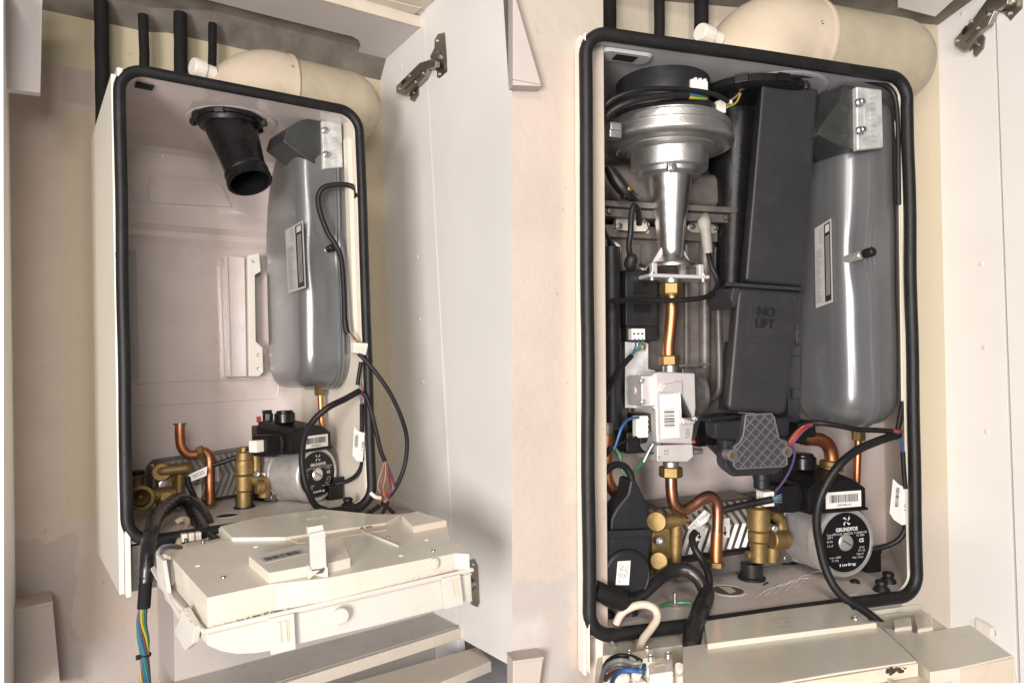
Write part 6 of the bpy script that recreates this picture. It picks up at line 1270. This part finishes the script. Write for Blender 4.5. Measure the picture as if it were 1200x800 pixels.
g = G(); g.tube([at(775, 713, Z=ZR) + V((0, 0, .004)), at(784, 711, Z=ZR) + V((0, 0, .004)), at(797, 711, Z=ZR) + V((0, 0, .006)), at(811, 713, Z=ZR) + V((0, 0, .008))], .0024, 10, 5); t.part('earth_wire', g, M['green'])
g = G(); g.box(at(1017, 672, Y=.07), at(1033, 646, Y=.07) + V((0, .02, 0)), .002); g.box(at(1020, 650, Y=.072), at(1034, 644, Y=.072) + V((0, .01, 0)), .0015); single(A, 'cable_clamp', g, M['black_plastic'], 'black cable clamp block right of the pump in the complete boiler', 'clamp')

# ------------------------------------------------------------------ pump and pipes, right
pump(R, R.at(991, 635, Y=.055), 'large circulator pump at the lower right of the complete boiler', 'circulator pumps')
t = Thing(A, 'pump_elbow', 'copper elbow with brass collar rising behind the pump of the complete boiler', 'pipe', at(972, 550, Y=.11))
g = G(); g.tube(poly([(940, 514), (952, 514), (962, 515.5), (970, 521), (974, 531), (975, 545)], .11), 8.6 * sf, 22, 6); t.part('elbow', g, M['copper'])
g = G(); g.cyl(at(973, 550, Y=.11), at(973, 539, Y=.11), 12.5 * sf, 32); g.cyl(at(973, 551, Y=.11), at(973, 545, Y=.11), 15 * sf, 32); t.part('collar', g, M['brass_nut'])
g = G(); g.prism(poly([(936, 496), (956, 492), (958, 510), (948, 522), (934, 518)], .10), V((0, .04, 0)), .004); g.prism(poly([(915, 535), (940, 533), (940, 570), (915, 575)], .10), V((0, .04, 0)), .004); t.part('black_joint', g, M['black_plastic'])
cable(R, [(1053, 509, .006), (1042, 512, .004), (1025, 518, .0), (1005, 527, -.002), (986, 542, -.004), (971, 562, .0), (960, 587, .005), (957, 612, .008), (960, 636, .008), (966, 662, .004), (977, 686, -.004), (992, 702, -.012), (1010, 713, -.02), (1027, 726, -.03), (1037, 735, -.04)], 4.9, 'cable', M['rubber'], 'thick black cable sweeping over the pump face out past the bottom seal', 'cable', seg=16)
cable(R, [(953, 495, .03), (966, 496, .02), (985, 499, .014), (1006, 503, .010), (1030, 504, .008), (1053, 506, .006)], 3.2, 'cable', M['rubber'], 'black cable running level under the vessel to the right seal', 'cable')
cable(R, [(1058, 471, .012), (1055, 485, .010), (1052, 503, .008)], 2.6, 'cable', M['rubber'], 'front black cable dropping from the white trunking strip to the cable joint', 'cable', 'cables below the trunking')
cable(R, [(1060.5, 471, .012), (1058, 487, .010), (1053, 504, .008)], 1.6, 'cable', M['rubber'], 'thinner back cable dropping from the white trunking strip to the cable joint', 'cable', 'cables below the trunking')
for i, (c_, y) in enumerate((('red', 505), ('violet', 507), ('red', 509))):
    cable(R, [(1047, y - 1, .004), (1052, y - .5, .002), (1056, y + .5, .004)], 1.5, 'wire', M[c_], ('upper red', 'middle violet', 'lower red')[i] + ' wire end where the black cables meet at the right seal', 'wire', 'wires at the cable joint')
t = Thing(A, 'tagged_cable', 'black cable with white barcode tag right of the pump, complete boiler', 'cable', at(1050, 640, Y=.02))
g = G(); g.tube(pts(A, [(1052, 512, .004), (1056, 518, .004), (1058, 531, .006)]), .0016, 10, 5); t.part('wire', g, M['blue'])
g = G(); g.tube(pts(A, [(1058, 529, .006), (1059, 548, .008), (1061, 572, .010)]), 2.6 * sf, 12, 5); t.part('upper_cable', g, M['rubber'])
g = G(); g.tube(pts(A, [(1061, 612, .014), (1060, 622, .016), (1053, 632, .02), (1040, 639, .03), (1024, 643, .045)]), 3.1 * sf, 12, 5); t.part('lower_cable', g, M['rubber'])
g = G(); Q = [at(*p, Y=.0115) for p in ((1047, 561), (1053, 567), (1064, 573), (1065, 614), (1057, 615), (1048, 609), (1043, 601))]; g.prism(Q, V((0, .0012, 0)), .0003); tg = t.part('tag', g, M['paper'])
g = G(); d1_ = at(1050, 598, Y=.011) - at(1052, 572, Y=.011); u1 = at(1058, 580, Y=.011) - at(1050, 578, Y=.011); g.barcode(at(1051.5, 582, Y=.0108), d1_, u1, .026, .006, 13, seed=6); g.text('50 5', at(1061, 594, Y=.0108), d1_, u1, .006); t.part('barcode', g, M['ink'], tg)
t = Thing(A, 'pump_loom', 'red, brown and violet wires fanning down between hatched cover and pump', 'cable', at(925, 590, Y=.06))
for i, (c_, dx) in enumerate((('red', 0), ('orange', -3), ('brown', -5), ('violet', 2), ('red', -1))):
    g = G(); g.tube(pts(A, [(953, 496 + i * .5, .032), (943 + dx, 499 + i, .03), (933 + dx, 509 + i, .03), (926 + dx * .8, 520 + i, .035), (923 + dx * .4, 531, .045)]), .0013, 8, 6); t.part('wire', g, M[c_])
g = G(); g.tube(pts(A, [(929, 521, .035), (931, 534, .04), (926, 550, .05), (918, 564, .06), (909, 575, .07)]), .0016, 8, 6); t.part('wire', g, M['violet'])
t = Thing(A, 'pump_plug_lead', 'black lead with blue and green wires into the pump plug, over chevron plates', 'cable', at(880, 592, Y=.07))
g = G(); g.tube(pts(A, [(905, 585, .07), (890, 588, .075), (870, 592, .08), (850, 597, .085), (835, 601, .09)]), 4.2 * sf, 12, 5); t.part('sleeve', g, M['rubber'])
for i, c_ in enumerate(('blue', 'green', 'brown', 'blue')):
    g = G(); g.tube(pts(A, [(916, 579 + i * 3, .062), (911, 581 + i * 2.4, .064), (905, 584 + i, .068), (899, 586, .07)]), .0014, 8, 5); t.part('wire', g, M[c_])
# looms on the floor
t = Thing(A, 'taped_loom', 'black taped loom arching across the floor between actuator and brass valve', 'cable loom', at(760, 700, Y=.03), 'black taped looms')
Pl2 = pts(A, [(698, 692, .012), (712, 700, .012), (727, 706, .012), (743, 703, .018), (760, 690, .035), (775, 676, .05), (790, 668, .055), (806, 668, .05), (818, 678, .04), (825, 692, .03)])
g = G(); g.tube(Pl2, [6 * sf, 8.5 * sf, 8.5 * sf, 7 * sf, 6.5 * sf, 7 * sf, 8 * sf, 8 * sf, 7 * sf, 6 * sf], 16, 7); t.part('taped_sleeve', g, M['tape'])
g = G(); g.tube(pts(A, [(697, 690, .011), (712, 697, .010), (730, 704, .010)]), 9.2 * sf, 16, 4); t.part('heat_sleeve', g, M['foam'])
t = Thing(A, 'taped_loom', 'thick black taped loom hanging over the bottom seal into the cover', 'cable loom', at(812, 750, Y=-.03), 'black taped looms')
g = G(); g.tube(pts(A, [(829, 690, .03), (827, 700, .02), (822, 712, .008), (817, 725, -.008), (812, 742, -.022), (810, 756, -.03)]), [7 * sf, 9 * sf, 9.5 * sf, 9 * sf, 9.5 * sf, 9 * sf], 18, 7); t.part('taped_sleeve', g, M['tape'])
g = G(); g.tube(pts(A, [(832, 694, .03), (834.5, 700, .022), (833.5, 707, .018), (829, 711, .014)]), .0019, 10, 5); g.tube(pts(A, [(832, 693, .029), (833.5, 699, .02), (832.5, 706, .016)]), .0014, 10, 5); t.part('wire', g, M['green'])
cable(R, [(815, 623, .085), (811, 630, .08), (814, 642, .07), (823, 657, .06), (830, 672, .045), (831, 688, .035), (829, 700, .03)], 4.3, 'sensor_cable', M['rubber'], 'black sensor cable running down the front of the chevron plates into the taped loom', 'cable')
cable(R, [(722, 731, .012), (728, 719, .010), (740, 711, .006), (755, 708, .002), (767, 713, -.004), (770, 724, -.010), (763, 736, -.016), (754, 748, -.022), (749, 760, -.026), (749, 771, -.03)], 4.6, 'mains_cable', M['cable_beige'], 'beige mains cable bending over the bottom seal into the terminals, complete boiler', 'cable', 'beige mains cables', seg=16)

# ------------------------------------------------------------------ cream control box cover in front, right
t = Thing(A, 'control_box', 'large cream control box cover with terminals below the complete boiler', 'control box', at(900, 800, Z=-.46), 'cream control box covers')
ZB_ = -.362
def zz(lst, Z): return [at(*p, Z=Z) for p in lst]
g = G(); p = zz([(800, 757), (900, 743), (1024, 728), (1045, 745), (1075, 774), (985, 787), (905, 801), (800, 822)], ZB_); g.prism(p, V((0, 0, -.05)), .0016); t.part('main_lid', g, M['box_cream'])
p = zz([(825, 727), (990, 703), (1012, 727), (1028, 729), (900, 745), (829, 754)], ZB_ + .006); g = G(); g.prism(p, V((0, 0, -.03)), .0014); rear = t.part('rear_lid', g, M['box_cream'])
for q_, pz, par in (((848, 748.5), ZB_ + .0005, None), ((1002, 724.5), ZB_ + .0065, None)):
    g = G(); q = at(*q_, Z=pz + .0003); g.lathe(q, Z_, [(0, .0046), (.0012, .0042), (.0020, .0022), (.001, .0016), (.001, .0003)], 20); t.part('screw', g, M['zinc'])
g = G(); xd = at(985, 708, Z=ZB_) - at(840, 729, Z=ZB_); yd = V((0, 1, 0))
for i, s_ in enumerate(('MAINS 230V', 'L  N  E  FUSE', 'SERVICE')): g.text(s_, at(914 + i * 3, 725 + i * 4.5, Z=ZB_ + .0065), xd, yd, .0055)
t.part('moulded_text', g, M['box_white'], rear)
# step down to the lower front lid with its scorched edge
p = zz([(1045, 748), (1078, 777), (1100, 806), (880, 850), (860, 826), (985, 790)], ZB_ - .016); g = G(); g.prism(p, V((0, 0, -.05)), .0014); t.part('front_lid', g, M['box_cream'])
g = G(); e0 = at(1074.5, 774.3, Z=ZB_); e1 = at(905, 801.5, Z=ZB_); n_ = V(((e1 - e0).y, -(e1 - e0).x, 0)).normalized(); n_ = n_ if n_.y < 0 else -n_
o_ = n_ * .0006; g.prism([e0 + o_ + V((0, 0, -.0018)), e1 + o_ + V((0, 0, -.0018)), e1 + o_ + V((0, 0, -.0155)), e0 + o_ + V((0, 0, -.0155))], n_ * .0006); ed = t.part('step_face', g, M['box_peach'])
g = G(); rnd = random.Random(6)
for k in range(40):
    f_ = abs(rnd.gauss(.17, .035)); q = e0.lerp(e1, f_) + n_ * .0012 + V((0, 0, -.0035 - abs(rnd.gauss(0, .0022)))); r_ = rnd.uniform(.0012, .0034); g.lathe(q, n_, [(0, r_), (.0004, r_ * .6), (.0006, .0002)], 9, ecc=rnd.uniform(.4, .9))
t.part('scorch', g, M['scorch'], ed)
g = G(); p = zz([(1033, 792), (1037, 791), (1062, 812), (1057, 814)], ZB_ - .0145); g.prism(p, V((0, 0, .002)), .0006); t.part('rib', g, M['box_white'])
# right hand wing with lumps and back flange
g = G(); p = zz([(1034, 735), (1078, 741), (1137, 731), (1187, 767.5), (1123, 782), (1090, 787)], ZB_ - .004); g.prism(p, V((0, 0, -.014)), .0014); wg = t.part('wing', g, M['box_cream'])
e2 = at(1187, 767.8, Z=ZB_ - .004); e3 = at(1123, 781.5, Z=ZB_ - .004)
g = G(); n2 = V(((e3 - e2).y, -(e3 - e2).x, 0)).normalized(); n2 = n2 if n2.y < 0 else -n2
g.prism([e2 + V((0, 0, -.002)), e3 + V((0, 0, -.002)), e3 + V((0, 0, -.040)), e2 + V((0, 0, -.040))], n2 * .0012, .0004); t.part('wing_face', g, M['box_peach'])
g = G(); g.hexa([e2 + V((.002, .001, -.001)), e2 + V((.006, .001, -.03)), e2 + V((.004, -.004, -.05)), e2 + V((.0, -.003, -.05))], [v + V((.002, .09, 0)) for v in (e2 + V((.002, .001, -.001)), e2 + V((.006, .001, -.03)), e2 + V((.004, -.004, -.05)), e2 + V((.0, -.003, -.05)))], .001); t.part('wing_side', g, M['box_cream'])
g = G(); p = zz([(1016, 722), (1080, 713), (1110, 735), (1045, 745)], ZB_ - .012); g.prism(p, V((0, 0, -.006)), .001); a = at(1016, 722, Z=ZB_ - .012); b_ = at(1081, 712.5, Z=ZB_ - .012); g.prism([a, b_, b_ + V((0, 0, .006)), a + V((0, 0, .006))], V((0, .002, 0)), .0006); t.part('back_flange', g, M['box_cream'])
for p4 in ([(1046, 725), (1067, 721.5), (1069, 733), (1048, 736)], [(1071, 719.5), (1091, 716.5), (1094, 734), (1075, 737)]):
    g = G(); p = zz(p4, ZB_ + .000); g.prism(p, V((0, 0, -.016)), .0022); t.part('lump', g, M['box_cream'])
# terminal tray, left, with clamp and terminal blocks
g = G(); p = zz([(702, 752), (800, 740), (806, 792), (806, 830), (690, 850)], ZB_ - .030); g.prism(p, V((0, 0, -.008)), .001)
a, b_ = at(712, 768, Z=ZB_ - .02), at(700, 822, Z=ZB_ - .02); g.prism([a, b_, b_ + V((0, 0, -.03)), a + V((0, 0, -.03))], V((-.004, 0, 0)), .0008); t.part('terminal_tray', g, M['box_cream'])
g = G(); p = zz([(706, 747), (800, 733), (800, 755), (706, 768)], ZB_ - .012); g.prism(p, V((0, 0, -.02)), .0014); t.part('tray_back', g, M['box_cream'])
g = G(); p = zz([(735, 764), (764, 759), (768, 769), (739, 774)], ZB_ + .004); g.prism(p, V((0, 0, -.012)), .0022); p = zz([(760, 772), (788, 766), (789, 786), (761, 790)], ZB_ - .002); g.prism(p, V((0, 0, -.03)), .002); p = zz([(709, 770), (737, 766), (738, 790), (707, 793)], ZB_ - .006); g.prism(p, V((0, 0, -.03)), .003); cl = t.part('cable_clamp', g, M['bracket_cream'])
for p_ in ((737.5, 764), (758.5, 759.5), (762.5, 769.5), (783, 766)):
    g = G(); q = at(*p_, Z=ZB_ + .005); g.lathe(q, Z_, [(-.004, .0038), (.001, .0036), (.0018, .002), (.0008, .0016), (.0008, .0003)], 18); t.part('screw', g, M['zinc'], cl)
for p_ in ((772, 776), (718, 783)):
    g = G(); q = at(*p_, Z=ZB_ + .0005); xd = at(790, 770, Z=ZB_) - at(770, 774, Z=ZB_); xd.normalize(); u_ = V((-xd.y, xd.x, 0)); q.z = ZB_ - (.0018 if p_[0] > 750 else .0058); g.prism([q - xd * .007 - u_ * .0012, q + xd * .007 - u_ * .0012, q + xd * .007 + u_ * .0012, q - xd * .007 + u_ * .0012], V((0, 0, .0004))); t.part('clamp_slot', g, M['box_peach'], cl)
for k in range(6):
    g = G(); q = at(712 + 16.5 * k, 797 - 2.4 * k, Z=ZB_ - .012); g.cyl(q, q + V((0, -.004, .006)), .0052, 16); g.box(q + V((-.0062, -.012, -.02)), q + V((.0062, .004, -.001)), .001); t.part('terminal', g, M['white_plastic'])
for i, (c_, lst) in enumerate((('grey', [(751, 776), (742, 777), (727, 773), (712, 779), (705, 793), (702, 815)]), ('rubber', [(751, 774), (740, 769), (724, 768), (711, 776), (706, 790)]), ('blue', [(755, 779), (752, 786), (742, 785), (728, 786), (719, 794), (716, 806)]), ('brown', [(749, 784), (735, 786), (720, 787), (709, 796)]), ('grey', [(740, 780), (724, 778), (711, 784), (704, 800), (705, 820)]))):
    g = G(); g.tube([at(*p_, Z=ZB_ + (.004 if i < 3 else -.002) - .001 * j) for j, p_ in enumerate(lst)], .0025, 10, 6); t.part('wire', g, M[c_])
g = G(); g.tube([at(*p_, Y=-.004) for p_ in ((716, 750), (722, 758), (732, 761), (743, 757), (747, 748))], .0022, 10, 6); t.part('grey_loop', g, M['grey'])
# ================================================================== light, camera, view
def area(name, loc, target, size, power, col, size_y=None):
    li = bpy.data.lights.new(name, 'AREA'); li.energy = power; li.size = size; li.color = col
    if size_y: li.shape = 'RECTANGLE'; li.size_y = size_y
    o = bpy.data.objects.new(name, li); COL.objects.link(o); o.location = loc
    o.rotation_euler = (V(target) - V(loc)).to_track_quat('-Z', 'Y').to_euler(); return o
area('ceiling_lamp', (-.15, -.85, 2.4), (.0, 1.1, 1.2), .3, 9, (1, .88, .76))
area('front_key_light', (-.6, -1.2, 1.3), (.05, 1.1, 1.25), .55, 56, (1, .95, .925), .8)  # key light from the front, its source out of view
area('fill_light', (.40, -1.25, 1.75), (-.2, 1.2, 1.25), .45, 20, (1, .945, .92), .7)  # added unseen fill, evens the light on the left back panel
w = bpy.data.worlds.new('World'); scene.world = w; w.use_nodes = True
w.node_tree.nodes['Background'].inputs['Color'].default_value = (1.0, .94, .90, 1); w.node_tree.nodes['Background'].inputs['Strength'].default_value = .12
cam = bpy.data.cameras.new('camera'); cam.sensor_width = 36; cam.lens = 36 * FPX / 1200; cam.clip_start = .01; cam.clip_end = 100
co = bpy.data.objects.new('camera', cam); COL.objects.link(co)
co.matrix_world = Matrix.Translation((0, 0, EYE)) @ (RC @ Matrix.Rotation(math.pi / 2, 3, 'X')).to_4x4()
scene.camera = co
scene.view_settings.view_transform = 'Standard'; scene.view_settings.look = 'None'; scene.view_settings.gamma = 1; scene.view_settings.exposure = .26
